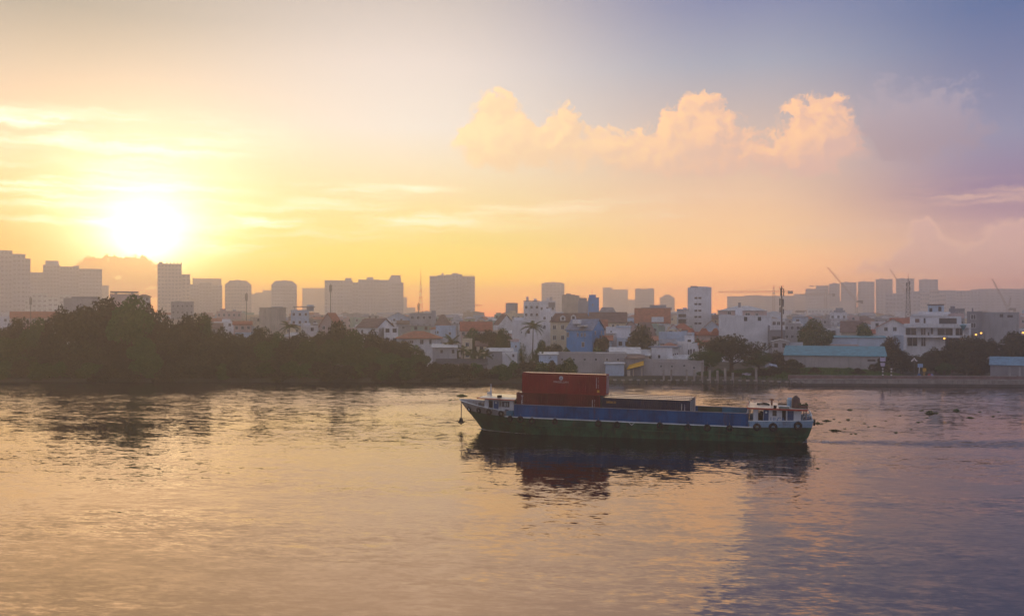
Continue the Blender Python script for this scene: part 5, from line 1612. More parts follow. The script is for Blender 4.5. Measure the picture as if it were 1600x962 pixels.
def crown_mesh(name, seed, n_leaf, leaf, lobes, flat=.5, spread=.62, mat_=None, umbrella=False):
    """leaf cards spread through the lobes of a crown about one unit wide and one unit high (z from 0 to 1)"""
    g = np.random.default_rng(seed)
    L = []
    for i in range(lobes):
        a = g.uniform(0, 2 * PI)
        rr_ = math.sqrt(g.uniform(0, 1)) * .36 * spread / .62
        zc = g.uniform(.28, .80) if not umbrella else g.uniform(.5, .8)
        zc = zc - (rr_ / .36) ** 2 * (.18 if not umbrella else .12)
        s_ = g.uniform(.12, .22) * (1.15 - .5 * rr_)
        L.append((rr_ * math.cos(a), rr_ * math.sin(a), zc, s_ * 1.05, s_ * (.95 if not umbrella else .6)))
    L.append((0, 0, .5, .26, .34 if not umbrella else .2))
    L.append((.05, 0, .74, .16, .2))
    wts = np.array([l[3] ** 2 for l in L])
    idx = g.choice(len(L), n_leaf, p=wts / wts.sum())
    A = np.array(L)[idx]
    d = g.normal(size=(n_leaf, 3))
    d /= np.linalg.norm(d, axis=1)[:, None]
    rad = g.uniform(.55, 1.08, n_leaf) ** .7
    c = np.stack([A[:, 0] + d[:, 0] * A[:, 3] * rad, A[:, 1] + d[:, 1] * A[:, 3] * rad, A[:, 2] + d[:, 2] * A[:, 4] * rad], 1)
    c[:, 2] = np.clip(c[:, 2], .02, None)
    nrm = d * .6 + g.normal(size=(n_leaf, 3)) * .6
    nrm[:, 2] += .3
    nrm /= np.linalg.norm(nrm, axis=1)[:, None]
    t = np.cross(nrm, g.normal(size=(n_leaf, 3)))
    t /= np.linalg.norm(t, axis=1)[:, None]
    b = np.cross(nrm, t)
    s_ = leaf * g.uniform(.6, 1.3, n_leaf)[:, None]
    v = np.stack([c - t * s_ * .5, c + b * s_ * .32, c + t * s_ * .6, c - b * s_ * .32], 1).reshape(-1, 3)
    f = np.arange(n_leaf * 4).reshape(-1, 4)
    me = bpy.data.meshes.new(name)
    me.from_pydata(v.tolist(), [], f.tolist())
    me.update()
    me.materials.append(mat_)
    return me, L

def trunk_mesh(name, L, seed, th=.36):
    g = random.Random(seed)
    b = MB()
    b.tube([(0, 0, -.02), (.01, .01, th * .5), (0, 0, th), (.0, .01, .62)], [.034, .026, .022, .008], 7)
    for (x, y, z, s_, _) in L[:7]:
        b.tube([(0, 0, th * g.uniform(.6, 1.0)), (x * .5, y * .5, z * .72), (x, y, z)], [.016, .010, .004], 5)
    me_o = b.build(name, M_BARK)
    me = me_o.data
    bpy.data.objects.remove(me_o)
    return me

CROWN = {}
for k_, (nl, lf, lb, um, mt, th) in {'big0': (5200, .052, 15, False, M_LEAF, .3), 'big1': (5200, .052, 17, False, M_LEAF, .3), 'big2': (5200, .052, 13, False, M_LEAF2, .3), 'big3': (4600, .055, 12, False, M_LEAF, .3),
                                     'wide0': (7000, .034, 22, True, M_LEAF, .35), 'wide1': (5200, .04, 18, True, M_LEAF2, .35),
                                     'bush0': (2600, .075, 9, False, M_LEAF2, .1), 'bush1': (2600, .075, 8, False, M_LEAF, .1), 'bush2': (2600, .075, 10, False, M_LEAF, .1)}.items():
    me_, L_ = crown_mesh('crown', hash(k_) % 1 + sum(map(ord, k_)), nl, lf, lb, mat_=mt, umbrella=um)
    CROWN[k_] = (me_, trunk_mesh('trunk', L_, len(k_) + lb, th))

rng = random.Random(5)
def tree(px, pyt, Y, wpx, kind, label, group=None, name='tree', cat='tree', base=None, rz=None):
    c = P(px, pyt, Y)
    z0 = GZ - .15 if base is None else base
    e = empty(name, (c.x, c.y, z0), rng.uniform(0, 6.28) if rz is None else rz, label, cat, group)
    h = c.z - z0
    w = wpx / F * Y
    cm_, tm_ = CROWN[kind]
    for nm, me in (('crown', cm_), ('trunk', tm_)):
        o = bpy.data.objects.new(nm, me)
        COL.objects.link(o)
        o.parent = e
        o.scale = (w, w, h * 1.02)
    return e

TG_ = 'trees along the left bank'
BACK = [(-12, 503, 62), (24, 492, 54), (62, 495, 56), (98, 472, 74), (130, 469, 66), (166, 459, 92), (206, 459, 90), (236, 468, 56), (262, 491, 54), (290, 486, 62), (318, 487, 52), (344, 507, 54), (372, 516, 54), (402, 507, 52), (432, 517, 54),
        (472, 513, 54), (498, 512, 44), (524, 497, 54), (552, 513, 54), (580, 511, 56), (606, 524, 54), (634, 530, 50)]
WH = ['cut off by the left edge', 'under the white house', 'under the red roofed long house', 'forming the left shoulder of the tall clump', 'left of the tall clump top', 'at the top of the tall clump, left one', 'at the top of the tall clump, right one', 'at the right shoulder of the tall clump',
      'in the dip below the slim tower', 'below the wide block right of the sun', 'below the left mansard tower', 'below the pinkish block', 'left of the tall grey block', 'below the tall grey block', 'right of the tall grey block', 'right of the feathery palm', 'left of the round tree',
      'with a round crown by the red gabled house', 'right of the round crowned tree', 'below the broad gabled house', 'left of the orange roofed villa', 'below the orange roofed villa']
for i, (px, t, w) in enumerate(BACK):
    big = i in (3, 4, 5, 6, 7)
    tree(px, t, 268 + rng.uniform(-5, 6), w * 1.06, 'big%d' % (i % 4), ('tall' if big else 'leafy') + ' dark tree ' + WH[i], TG_)
LZ = [(-40, 'at the left edge'), (60, 'left of the tall clump'), (120, 'under the tall clump'), (250, 'below the slim tower'), (330, 'below the left mansard tower'), (420, 'below the right mansard tower'), (500, 'below the round crowned tree'), (580, 'below the orange roofed villa')]
ORD = ['first', 'second', 'third', 'fourth', 'fifth', 'sixth', 'seventh', 'eighth']
def zone_name(px, cnt, Z):
    z = [n for p_, n in Z if p_ <= px][-1]
    cnt[z] = cnt.get(z, 0) + 1
    return ORD[cnt[z] - 1] + ' one from the left ' + z
cnt = {}
px = -30
while px < 640:
    t = 532 + rng.uniform(-9, 9) + max(0, (px - 520) * .26)
    tree(px, t, 257 + rng.uniform(-3, 3), rng.uniform(58, 78), 'big%d' % rng.randrange(4), 'bushy tree in the front row, ' + zone_name(px, cnt, LZ), TG_)
    px += rng.uniform(27, 36)
cnt = {}
px = -30
while px < 700:
    t = 563 + rng.uniform(-7, 8) + max(0, (px - 640) * .15)
    tree(px, t, bank_y((px - 800) / F * 250) + rng.uniform(.4, 2.2), rng.uniform(40, 62), 'bush%d' % rng.randrange(3), 'mangrove shrub at the waterline, ' + zone_name(px, cnt, LZ + [(650, 'by the white shack')]), 'mangrove shrubs at the waterline', 'shrub', 'shrub', base=-.1)
    px += rng.uniform(17, 25)

TM = 'trees among the houses'
for (px, t, Y, w, k, lab) in ((738, 512, 300, 44, 'big2', 'green tree left of the pair above the banana palms'), (764, 510, 296, 46, 'big0', 'leafy tree in the middle above the banana palms'), (786, 512, 292, 44, 'big2', 'loose green tree left of the wide white house'),
                              (703, 530, 270, 34, 'big3', 'dark bushy tree right of the orange roofed villa'), (655, 548, 262, 40, 'big2', 'bush like tree in front of the orange roofed villa'),
                              (846, 530, 275, 30, 'big2', 'green tree right of the coconut palm'), (866, 533, 272, 36, 'big0', 'bushy tree in front of the cream mansion'), (884, 541, 268, 26, 'bush0', 'low bush at the left foot of the blue house'),
                              (941, 519, 285, 28, 'big0', 'dark tree right of the bright blue house'), (934, 540, 272, 34, 'bush0', 'low bush at the right foot of the blue house'),
                              (1000, 504, 285, 46, 'big1', 'dark tall tree between the white house and white box'), (1240, 560, 252, 56, 'bush1', 'shrub below the phone mast'), (1214, 545, 262, 40, 'big3', 'tree right of the wide crowned one'),
                              (1270, 497, 300, 66, 'big2', 'rounded tree above the left half of the turquoise warehouse'), (1350, 503, 310, 50, 'big2', 'rounded tree above the right half of the turquoise warehouse'), (1300, 515, 320, 34, 'bush1', 'low bush between the two rounded trees'),
                              (1388, 523, 268, 40, 'big1', 'dark tree right of the turquoise warehouse'), (1380, 556, 246, 40, 'bush1', 'reddish dark bush behind the river sign'), (1410, 545, 252, 56, 'big1', 'dark tree in front of the villa, left side'),
                              (1437, 552, 250, 44, 'big0', 'dark tree behind the globe lamp'), (1462, 540, 254, 54, 'big3', 'dark tree in front of the villa, middle'), (1488, 528, 256, 56, 'big1', 'dark tree in front of the villa, right side'),
                              (1520, 519, 262, 56, 'big0', 'dark tree below the slate blue house'), (1549, 526, 258, 56, 'big3', 'dark tree below the plain grey block, left'), (1580, 514, 264, 62, 'big1', 'tall dark tree below the plain grey block, right'), (1612, 516, 262, 60, 'big0', 'dark tree at the right edge'),
                              (1508, 560, 245, 46, 'bush1', 'dark bush behind the quay, below the slate blue house'), (1535, 563, 243, 44, 'bush2', 'dark bush behind the quay, left of the pavilion'), (1475, 565, 245, 40, 'bush0', 'dark bush behind the quay, below the villa'),
                              (1440, 520, 320, 24, 'bush1', 'small garden tree at the foot of the white villa')):
    tree(px, t, Y, w, k, lab, TM)
tree(1143, 518, 254, 118, 'wide0', 'large spreading dark tree with umbrella crown in front of the big white wall', None, rz=.6)
tree(1104, 540, 250, 62, 'wide1', 'spreading lower tree at the left of the umbrella crowned one', None)
tree(1186, 545, 251, 54, 'wide1', 'spreading lower tree at the right of the umbrella crowned one', None)
cnt = {}
for px in np.arange(696, 905, 15):
    tree(px, 568 + rng.uniform(-6, 8) - (6 if px > 800 else 0), bank_y((px - 800) / F * 245) + rng.uniform(.6, 2), rng.uniform(30, 46), 'bush%d' % rng.randrange(3), 'bank shrub, ' + zone_name(px, cnt, [(690, 'in front of the long dark shed'), (770, 'below the banana palms'), (830, 'in front of the tarpaulin shack')]),
         'shrubs on the middle bank', 'shrub', 'shrub', base=.1)
cnt = {}
for px in np.arange(1104, 1375, 17):
    tree(px, 577 + rng.uniform(-5, 5), 240 + rng.uniform(0, 6), rng.uniform(26, 40), 'bush%d' % rng.randrange(3), 'low shrub on the grassy bank, ' + zone_name(px, cnt, [(1100, 'under the wide tree'), (1200, 'right of the wide tree'), (1290, 'below the turquoise warehouse')]), 'shrubs on the grassy bank', 'shrub', 'shrub', base=.9)

# palms: every frond a part
def frond_mesh(name, n, length, droop, wid, m_):
    b = MB()
    pts = []
    for i in range(n + 1):
        t = i / n
        pts.append(Vector((length * t, 0, length * (.42 * t - droop * t * t))))
    b.tube(pts, [.05 * (1 - .8 * i / n) for i in range(n + 1)], 4)
    for i in range(1, n * 3):
        t = i / (n * 3)
        q = pts[int(t * n)].lerp(pts[min(n, int(t * n) + 1)], t * n % 1)
        ll = wid * math.sin(PI * min(1, t * .92 + .08)) ** .6
        for s_ in (-1, 1):
            tip = q + Vector((ll * .45, s_ * ll * .8, -ll * .45))
            b.add([q + Vector((-.06, 0, 0)), q + Vector((.1, 0, 0)), tip], [(0, 1, 2)])
    o = b.build(name, m_)
    me = o.data
    bpy.data.objects.remove(o)
    return me

FR_COCO = frond_mesh('frond', 7, 3.6, .72, .95, M_PALM)
FR_UP = frond_mesh('frond', 7, 4.6, .12, .85, M_PALM)
FR_FAN = frond_mesh('frond', 5, 2.4, .55, .9, M_PALM)

def palm(px, pyt, Y, label, fr=FR_COCO, n=15, trunk=True, scale=1.0, up=(-.5, .9), base_py=None):
    c = P(px, pyt, Y)
    e = empty('palm_tree', (c.x, c.y, GZ - .1), rng.uniform(0, 6), label, 'palm', 'palms on the far bank')
    h = c.z - GZ - (1.4 * scale if trunk else 0)
    if trunk:
        MB().tube([(.4, 0, 0), (.15, .1, h * .35), (0, .05, h * .7), (0, 0, h)], [.26, .18, .15, .13], 7).build('trunk', M_BARK, e)
        hz0 = h
    else:
        hz0 = .4
    for k in range(n):
        o = bpy.data.objects.new('frond', fr)
        COL.objects.link(o)
        o.parent = e
        o.location = (0, 0, hz0)
        o.rotation_euler = (rng.uniform(-.2, .2), -rng.uniform(*up), 2 * PI * k / n + rng.uniform(-.2, .2))
        s_ = scale * rng.uniform(.85, 1.15)
        o.scale = (s_, s_, s_)
    return e

palm(833, 502, 285, 'tall coconut palm in front of the wide white house', scale=1.15, n=18)
palm(816, 545, 250, 'nipa palm with long upright leaves at the river edge, left of two', FR_UP, 12, False, 1.5, (.5, 1.25))
palm(838, 552, 249, 'nipa palm with long upright leaves at the river edge, right of two', FR_UP, 11, False, 1.3, (.45, 1.2))
palm(452, 503, 275, 'feathery palm rising above the left bank trees', scale=.9, n=16)
palm(650, 538, 262, 'short palm in front of the orange roofed villa', FR_FAN, 14, True, 1.1)
palm(707, 524, 270, 'palm left of the banana clump behind the low grey house', FR_FAN, 14, True, 1.15)
palm(724, 538, 266, 'bent palm right of the low grey house', FR_FAN, 13, True, 1.0)
palm(736, 545, 262, 'banana like palm with hanging leaves, left of three', FR_FAN, 12, True, 1.05)
palm(748, 543, 262, 'banana like palm with hanging leaves, middle of three', FR_FAN, 12, True, 1.05)
palm(759, 546, 262, 'banana like palm with hanging leaves, right of three', FR_FAN, 12, True, 1.05)
palm(1093, 528, 268, 'small palm left of the spreading tree', FR_FAN, 12, True, .8)

# ------------------------------------------------------------------ bank, quay and small things on it
M_CONC = mat('old_concrete', (.30, .27, .25), .9, .2, var=.2, scale=.5, streak=.35, grain=.08)
M_CONCD = mat('wet_concrete', (.07, .06, .055), .6, .4, var=.25, scale=.6)
M_BRICKP = mat('parapet_plum', (.20, .13, .13), .85, .2, var=.2, scale=.8, grain=.08)
M_GRASSB = mat('grass_soil', (.04, .065, .02), .95, .1, var=.4, scale=.4, grain=.3)
gb = []
nx, ny = 26, 6
for j in range(ny):
    for i in range(nx):
        x = 56 + (100 - 56) * i / (nx - 1)
        y0 = bank_y(x) + 1.2
        y = y0 + (262 - y0) * j / (ny - 1)
        gb.append((x, y, GZ - .35 + 1.7 * math.sin(PI * min(1, j / (ny - 1) * .8)) * math.sin(PI * (i + .5) / nx) ** .5 + rng.uniform(-.1, .1)))
tag(mesh_obj('grass_bank', gb, [(j * nx + i, j * nx + i + 1, (j + 1) * nx + i + 1, (j + 1) * nx + i) for j in range(ny - 1) for i in range(nx - 1)], M_GRASSB, None, True), kind='structure')
g = np.random.default_rng(3)
gm_v, gm_f = [], []
for k in range(9000):
    x = g.uniform(57, 99)
    y0 = bank_y(x) + 1.4
    t = g.uniform(0, 1)
    y = y0 + (260 - y0) * t
    z = GZ - .35 + 1.7 * math.sin(PI * min(1, t * .8)) * max(0, math.sin(PI * (x - 56) / 44)) ** .5 - .05
    h = g.uniform(.25, .7)
    a = g.uniform(0, PI)
    w = g.uniform(.08, .2)
    b0 = len(gm_v)
    gm_v += [(x - w * math.cos(a), y - w * math.sin(a), z), (x + w * math.cos(a), y + w * math.sin(a), z), (x + g.uniform(-.2, .2), y + g.uniform(-.2, .2), z + h)]
    gm_f.append((b0, b0 + 1, b0 + 2))
tag(mesh_obj('grass', gm_v, gm_f, leaf_mat('grass_blade', (.045, .10, .02), (.10, .16, .04))), kind='stuff')

# quay wall on the right, in panels
qx = np.linspace(66.5, 150, 12)
q = empty('quay_wall', (66.5, bank_y(66.5), 0), 0, 'long low concrete quay wall with plum parapet along the right bank', 'wall')
for i in range(len(qx) - 1):
    a = Vector((qx[i], bank_y(qx[i]) - 1.6, 0)) - q.location
    b2 = Vector((qx[i + 1], bank_y(qx[i + 1]) - 1.6, 0)) - q.location
    L_ = (b2 - a).length
    rz = math.atan2(b2.y - a.y, b2.x - a.x)
    for nm, (x0, x1, y0, y1, z0, z1), m_ in (('wall_panel', (.03, L_ - .03, 0, .8, .62, GZ + .1), M_CONC), ('footing', (0, L_, -.12, .9, -.5, .6), M_CONCD), ('coping', (0, L_, -.1, 1.0, GZ + .102, GZ + .28), M_CONC),
                                             ('parapet', (.12, L_ - .12, 1.6, 1.8, GZ - .1, GZ + .95), M_BRICKP), ('pilaster', (-.14, .14, 1.5, 1.9, GZ - .1, GZ + 1.15), M_BRICKP), ('parapet_cap', (.142, L_ - .142, 1.53, 1.87, GZ + .952, GZ + 1.06), M_CONC)):
        o = MB().box(x0, x1, y0, y1, z0, z1).build(nm, m_, q)
        o.location = a
        o.rotation_euler = (0, 0, rz)
# row of pile heads at the water's edge, and the free standing posts
PX = [900 + 12.2 * i for i in range(30)]
pile0 = None
for i, px in enumerate(PX):
    if px > 1254:
        break
    Y = bank_y((px - 800) / F * 240) - 1.7
    c = P(px, 600, Y)
    place = 'below the river warehouse' if px < 979 else 'below the yellow awning' if px < 1006 else 'below the stained concrete wall' if px < 1099 else 'below the spreading tree' if px < 1190 else 'below the grassy bank'
    cnt_ = sum(1 for p_ in PX[:i] if (p_ < 979) == (px < 979) and (p_ < 1006) == (px < 1006) and (p_ < 1099) == (px < 1099) and (p_ < 1190) == (px < 1190))
    if pile0 is None:
        e = empty('pile_head', (c.x, Y, 0), 0)
        MB().box(-.22, .22, -.22, .22, -.6, .80).build('pile', M_CONCD, e)
        MB().box(-.42, .42, -.34, .34, .802, 1.12).build('pile_cap', M_CONC, e)
        pile0 = e
    else:
        e = pile0.copy()
        COL.objects.link(e)
        e.location = (c.x, Y, rng.uniform(-.08, .08))
        for ch_ in list(pile0.children):
            k2 = ch_.copy()
            COL.objects.link(k2)
            k2.parent = e
    tag(e, 'concrete pile head at the water, ' + (ORD + ['ninth', 'tenth', 'eleventh'])[min(10, cnt_)] + ' from the left ' + place, 'pile', 'pile heads along the bank')
for i, (px, pt, lab) in enumerate(((1097, 566, 'first, at the end of the concrete wall'), (1109, 578, 'second from the left'), (1121, 578.5, 'third from the left'), (1133, 575, 'fourth and tallest from the left'), (1145, 582, 'fifth and shortest from the left'), (1181.5, 575.5, 'on its own right of the others'))):
    Y = bank_y((px - 800) / F * 240) - .4
    c = P(px, pt, Y)
    o = MB().box(-.26, .26, -.2, .2, -.3, c.z).build('concrete_post', M_CONC)
    o.location = (c.x, Y, 0)
    tag(o, 'upright concrete post on the bank, ' + lab, 'post', 'bare concrete posts on the bank')
for i, px in enumerate((1037, 1049, 1073, 1085)):
    Y = bank_y((px - 800) / F * 240) + .3
    c = P(px, 577, Y)
    o = MB().box(-.2, .2, -.2, .2, -.3, c.z).build('concrete_post', M_CONC)
    o.location = (c.x, Y, 0)
    tag(o, 'short concrete post against the stained river wall, ' + ORD[i] + ' from the left', 'post', 'bare concrete posts on the bank')

# river sign, lamps, backboard and other things in the park
c = P(1386, 590, 229)
e = empty('river_sign', (c.x, c.y, GZ), R(-22), 'river traffic sign with two pale boards on two banded posts', 'sign')
zf = lambda py, Y=229: CAMZ - (py - HY) / F * Y - GZ
for s_ in (-1, 1):
    po_ = MB().tube([(s_ * .95, 0, -.8), (s_ * .95, 0, zf(574))], .16, 8).build('post', M_MAST, e)
    for q_ in (577, 581, 586.5):
        MB().lathe([(.175, 0), (.175, .28)], 8, (s_ * .95, 0, zf(q_))).build('white_band', M_FRAME, po_)
M_BOARD = mat('board_lilac', (.45, .40, .55), .6)
cx_ = -.95
bd = MB(); bd.prism([(cx_ - .62, zf(564.5)), (cx_ + .62, zf(564.5)), (cx_ + .62, zf(557)), (cx_ + .3, zf(558.5)), (cx_ - .3, zf(558.5)), (cx_ - .62, zf(557))], 'y', -.25, -.17)
bd.build('board', M_BOARD, e)
bd = MB(); bd.prism([(cx_ - .42, zf(572)), (cx_ + .42, zf(572)), (cx_ + .56, zf(566.8)), (cx_ - .56, zf(566.8))], 'y', -.25, -.17)
bd.build('board', M_BOARD, e)
MB().box(-1.15, -.75, -.16, .1, zf(574), zf(557)).build('board_frame', M_MAST, e)
MB().box(.5, 1.6, -.1, .1, zf(576), zf(575)).build('cross_arm', M_CONC, e)

c = P(1428.5, 563, 236)
e = empty('globe_lamp', (c.x, c.y, GZ), 0, 'park lamp post with a cluster of five pale globes', 'lamp')
h_ = c.z - GZ
MB().tube([(0, 0, 0), (0, 0, h_ + .3)], [.11, .06], 8).build('post', M_MAST, e)
for k, (x_, z_) in enumerate(((-.6, 0), (-.3, .25), (0, .6), (.3, .25), (.6, 0))):
    MB().lathe([(.02, -.2), (.15, -.14), (.20, 0), (.15, .14), (.02, .2)], 10, (x_, 0, h_ + z_ - .1)).build('globe', mat('lamp_globe', (.75, .72, .74), .4), e, True)
    MB().tube([(0, 0, h_ - .5), (x_, 0, h_ + z_ - .3)], .03, 4).build('lamp_arm', M_MAST, e)
M_AMBER = mat('lamp_amber', (.8, .5, .15), .5, emit=(1.0, .45, .08), estr=2.5)
for (px, py, Y, lab) in ((1475.5, 528.5, 262, 'lit amber street lamp in front of the villa'), (1525, 522.5, 268, 'lit amber street lamp below the slate blue house, left of two'), (1533, 520, 280, 'lit amber street lamp below the slate blue house, right of two'), (1598.5, 519.5, 255, 'lit amber street lamp at the right edge')):
    c = P(px, py, Y)
    e = empty('street_lamp', (c.x, c.y, GZ), 0, lab, 'lamp', 'lit street lamps on the right bank')
    h_ = c.z - GZ
    MB().tube([(1.2, .3, 0), (1.2, .3, h_ + .2), (.9, .3, h_ + .5), (0, .0, h_ + .3)], [.10, .07, .05, .04], 6).build('post', M_MAST, e)
    MB().box(-.4, .4, -.16, .16, h_ + .21, h_ + .36).build('lamp_head', M_MAST, e)
    MB().lathe([(.08, -.26), (.24, -.18), (.28, 0), (.22, .19)], 10, (0, 0, h_)).build('lamp_glass', M_AMBER, e)
c = P(1438, 571, 233)
e = empty('backboard_stand', (c.x, c.y, GZ), 0, 'pale blue basketball backboard on a white post in the park', 'backboard')
h_ = c.z - GZ
MB().box(-.62, .62, -.05, .05, h_ - .45, h_ + .45).build('board', mat('board_blue', (.28, .45, .68), .5), e)
MB().tube([(-.3, .25, 0), (-.1, .25, h_ - .1)], [.12, .09], 6).build('post', M_FRAME, e)
MB().tube([(.22 * math.cos(t_), -.3 + .22 * math.sin(t_), h_ - .25) for t_ in np.linspace(0, 2 * PI, 11)], .025, 4).build('hoop', M_MRED, e)
c = P(1444.5, 577.5, 232)
e = empty('notice_sign', (c.x, c.y, GZ), 0, 'yellow board on an ochre post beside the backboard', 'sign')
h_ = c.z - GZ
MB().box(-.42, .42, -.05, .05, h_ - .4, h_ + .4).build('board', mat('sign_yellow', (.55, .32, .04), .6), e)
MB().box(-.16, .16, .051, .25, 0, h_ + .1).build('post', mat('sign_ochre', (.30, .18, .04), .6), e)
for (px, w_, col, lab) in ((1424, 2.2, (.10, .28, .38), 'low blue tent on the quay left of the backboard'), (1436, 1.0, (.02, .12, .32), 'small deep blue tent beside the yellow sign'), (1452, 1.0, (.30, .03, .05), 'small red play tent right of the yellow sign'), (1456, .9, (.16, .18, .35), 'small lilac play tent beside the red one')):
    c = P(px, 590, 231.5)
    e = empty('play_tent', (c.x, c.y, GZ), 0, lab, 'tent')
    hh = .95 if w_ > 2 else 1.4
    MB().add([(-w_, -.8, 0), (w_, -.8, 0), (w_, .8, 0), (-w_, .8, 0), (-.1, 0, hh), (.1, 0, hh)], [(0, 1, 5, 4), (1, 2, 5), (2, 3, 4, 5), (3, 0, 4), (0, 3, 2, 1)]).build('tent_cloth', mat('tent_%d' % px, col, .7), e)
    MB().tube([(0, 0, hh - .1), (0, 0, hh + .3)], .03, 5).build('tent_pole', M_MAST, e)
c = P(1425, 586, 230.8)

# pale debris on the grassy slope
for (px, py, Y, w_, col, lab) in ((1204, 570, 250, 1.6, (.35, .40, .50), 'pale tarpaulin heap on the slope right of the spreading tree'), (1166, 586, 243, 2.2, (.28, .25, .30), 'pale rubbish heap under the spreading tree')):
    c = P(px, py, Y)
    b = MB()
    n = 7
    v, f = [], []
    for j in range(n):
        for i in range(n):
            d_ = math.hypot(i - 3, j - 3) / 4.2
            v.append(((i - 3) / 3 * w_, (j - 3) / 3 * w_ * .6, max(0, 1 - d_ * d_) * 1.2 * rng.uniform(.6, 1.1)))
    for j in range(n - 1):
        for i in range(n - 1):
            f.append((j * n + i, j * n + i + 1, (j + 1) * n + i + 1, (j + 1) * n + i))
    b.add(v, f)
    o = b.build('tarpaulin', mat('tarp_%d' % px, col, .7, var=.3, scale=1.5))
    o.location = (c.x, Y, max(GZ - .2, c.z - .6))
    tag(o, lab, 'tarpaulin')

# floating water hyacinth
M_HYA = leaf_mat('hyacinth_leaf', (.06, .11, .025), (.13, .20, .06))
def hyacinth_mesh(seed, n, r):
    g = np.random.default_rng(seed)
    v, f = [], []
    for k in range(n):
        a = g.uniform(0, 2 * PI)
        rr_ = math.sqrt(g.uniform(0, 1)) * r
        x, y = rr_ * math.cos(a) * 1.5, rr_ * math.sin(a)
        h = g.uniform(.12, .5) * (1.2 - rr_ / r)
        d = g.uniform(0, 2 * PI)
        s_ = g.uniform(.10, .2)
        tx, ty = math.cos(d), math.sin(d)
        b0 = len(v)
        v += [(x, y, .0), (x + tx * .3 - ty * s_, y + ty * .3 + tx * s_, h * .8), (x + tx * .5, y + ty * .5, h), (x + tx * .3 + ty * s_, y + ty * .3 - tx * s_, h * .8)]
        f.append((b0, b0 + 1, b0 + 2, b0 + 3))
    me = bpy.data.meshes.new('water_hyacinth')
    me.from_pydata(v, [], f)
    me.update()
    me.materials.append(M_HYA)
    return me

HYA = [hyacinth_mesh(1, 260, 1.0), hyacinth_mesh(2, 150, .8), hyacinth_mesh(3, 60, .5)]
HLIST = [(1453, 644, 15, 2.0), (1440, 640, 8, .8), (1463, 644, 7, .8), (1448, 651, 5, .7), (1494.5, 640, 9, 1.7), (1328, 639, 8, .9), (1531, 642, 6, .6), (1560, 642, 4, .6), (1516, 651, 11, .9), (1552, 649, 6, .7), (1586, 651, 5, .6), (1292, 656, 13, .9),
         (1277.5, 660, 8, 1.2), (1284, 661, 4, .8), (1325, 654, 6, .8), (1303, 653, 4, .7), (1351, 660, 5, .6), (1305, 671, 17, .9), (1320, 668, 5, .5), (1357, 665, 4, .5), (1424, 669, 4, .6), (1435, 658, 7, .6), (1441, 657, 4, .6), (1337, 676, 4, .4), (1288, 627, 5, .5),
         (1275, 623, 4, .4), (1278, 730, 5, .6), (1406, 648, 5, .5), (1384, 656, 4, .4), (1504, 654, 4, .5), (1367, 664, 4, .4), (1498, 646, 3, .4), (1273, 640, 4, .4), (722, 617.5, 15, 2.2), (703, 624, 6, .8), (712, 623, 4, .5), (650, 645, 3, .4), (1312, 658, 4, .4), (1330, 676, 3, .4), (1400, 674, 6, .4)]
for i, (px, py, wpx, hs) in enumerate(HLIST):
    Y = F * CAMZ / (py - 490.0 + 1.5)
    c = P(px, py, Y)
    o = bpy.data.objects.new('water_hyacinth', HYA[0 if wpx > 9 else 1 if wpx > 5 else 2])
    COL.objects.link(o)
    o.location = (c.x, Y, -.02)
    base_w = (3.0, 2.4, 1.5)[0 if wpx > 9 else 1 if wpx > 5 else 2]
    s_ = wpx / F * Y / base_w
    o.scale = (s_, s_, max(.6, hs) * .6)
    o.rotation_euler = (0, 0, rng.uniform(-.3, .3))
    size = 'large' if wpx > 9 else 'small' if wpx > 4.5 else 'tiny'
    if i == 33:
        lab = 'large clump of floating water hyacinth beyond the barge bow'
    elif px < 720:
        lab = size + ' floating plant left of the hyacinth clump at the bow, ' + ('nearest to it' if px > 708 else 'farther off' if px > 690 else 'far away from it')
    else:
        lab = size + ' water hyacinth clump ' + ('close astern of the barge' if px < 1300 else 'between barge stern and river sign' if px < 1380 else 'on the water below the river sign' if px < 1470 else 'on the water near the right edge')
    tag(o, lab, 'water plant', 'floating water hyacinth')

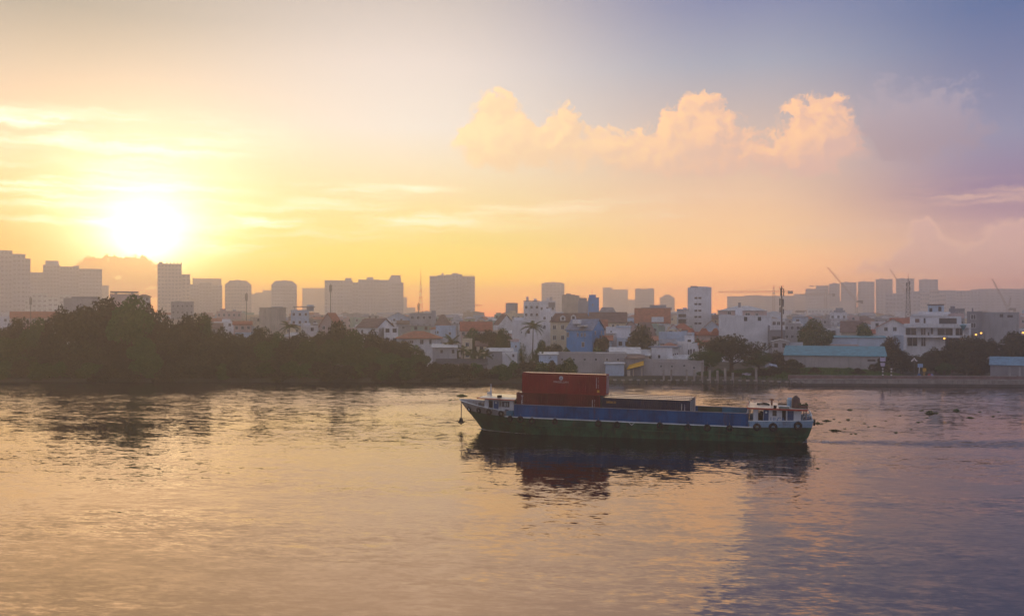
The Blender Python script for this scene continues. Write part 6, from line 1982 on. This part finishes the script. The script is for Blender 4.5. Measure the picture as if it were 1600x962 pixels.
# foam at the barge's bow and stern
fv, ff = [], []
g = np.random.default_rng(9)
for k in range(260):
    t = g.uniform(0, 1) ** 1.6
    x = -6.2 + t * 9.5
    y = -(half(1, x)) - g.uniform(.02, .35) * (1 - t * .6)
    p_ = BMAT @ Vector((x, y, 0))
    s_ = g.uniform(.03, .13) * (1.1 - t)
    b0 = len(fv)
    fv += [(p_.x - s_ * 2, p_.y - s_, .03), (p_.x + s_ * 2, p_.y - s_ * .7, .035), (p_.x + s_ * 1.5, p_.y + s_, .04), (p_.x - s_ * 1.4, p_.y + s_, .03)]
    ff.append((b0, b0 + 1, b0 + 2, b0 + 3))
for k in range(120):
    t = g.uniform(0, 1)
    p_ = BMAT @ Vector((39.5 + t * 4, g.uniform(-3.6, 0), 0))
    s_ = g.uniform(.03, .10)
    b0 = len(fv)
    fv += [(p_.x - s_ * 2, p_.y - s_, .03), (p_.x + s_ * 2, p_.y - s_ * .7, .035), (p_.x + s_ * 1.5, p_.y + s_, .04), (p_.x - s_ * 1.4, p_.y + s_, .03)]
    ff.append((b0, b0 + 1, b0 + 2, b0 + 3))
tag(mesh_obj('foam', fv, ff, mat('foam_white', (.62, .60, .58), .7)), kind='stuff')

# a rack of potted plants on the aft cabin roof
xx, zz = S(1255.5, 633, -2.5)
t = on_boat('potted_plants', xx, -2.4, 4.745, 0, 'rack of green potted plants at the stern end of the cabin roof', 'plants')
MB().box(-.62, .55, -.3, .3, 0, .42).build('planter', M_BROWN, t)
for (x_, s_) in ((-.42, .9), (0, .6), (.38, 1.0)):
    o = bpy.data.objects.new('plant', HYA[2])
    COL.objects.link(o)
    o.parent = t
    o.location = (x_, 0, .40)
    o.scale = (.28, .35, 1.3 * s_)

# things that share a label are told apart by their order across the view
same = {}
for o in SC.objects:
    if o.parent is None and o.get('label'):
        same.setdefault(o['label'], []).append(o)
for lab, os_ in same.items():
    if len(os_) > 1:
        os_.sort(key=lambda o: o.location.x / max(1.0, o.location.y))
        nm = ['left one', 'right one'] if len(os_) == 2 else [n_ + ' from left' for n_ in (ORD + ['ninth', 'tenth', 'eleventh', 'twelfth'])]
        for o, n_ in zip(os_, nm):
            o['label'] = lab + ', ' + n_

# lettering becomes mesh
dg = bpy.context.evaluated_depsgraph_get()
for o in [o for o in SC.objects if o.type == 'FONT']:
    me = bpy.data.meshes.new_from_object(o.evaluated_get(dg))
    n_ = bpy.data.objects.new('lettering', me)
    COL.objects.link(n_)
    n_.parent = o.parent
    n_.location, n_.rotation_euler, n_.scale = o.location, o.rotation_euler, o.scale
    bpy.data.objects.remove(o)
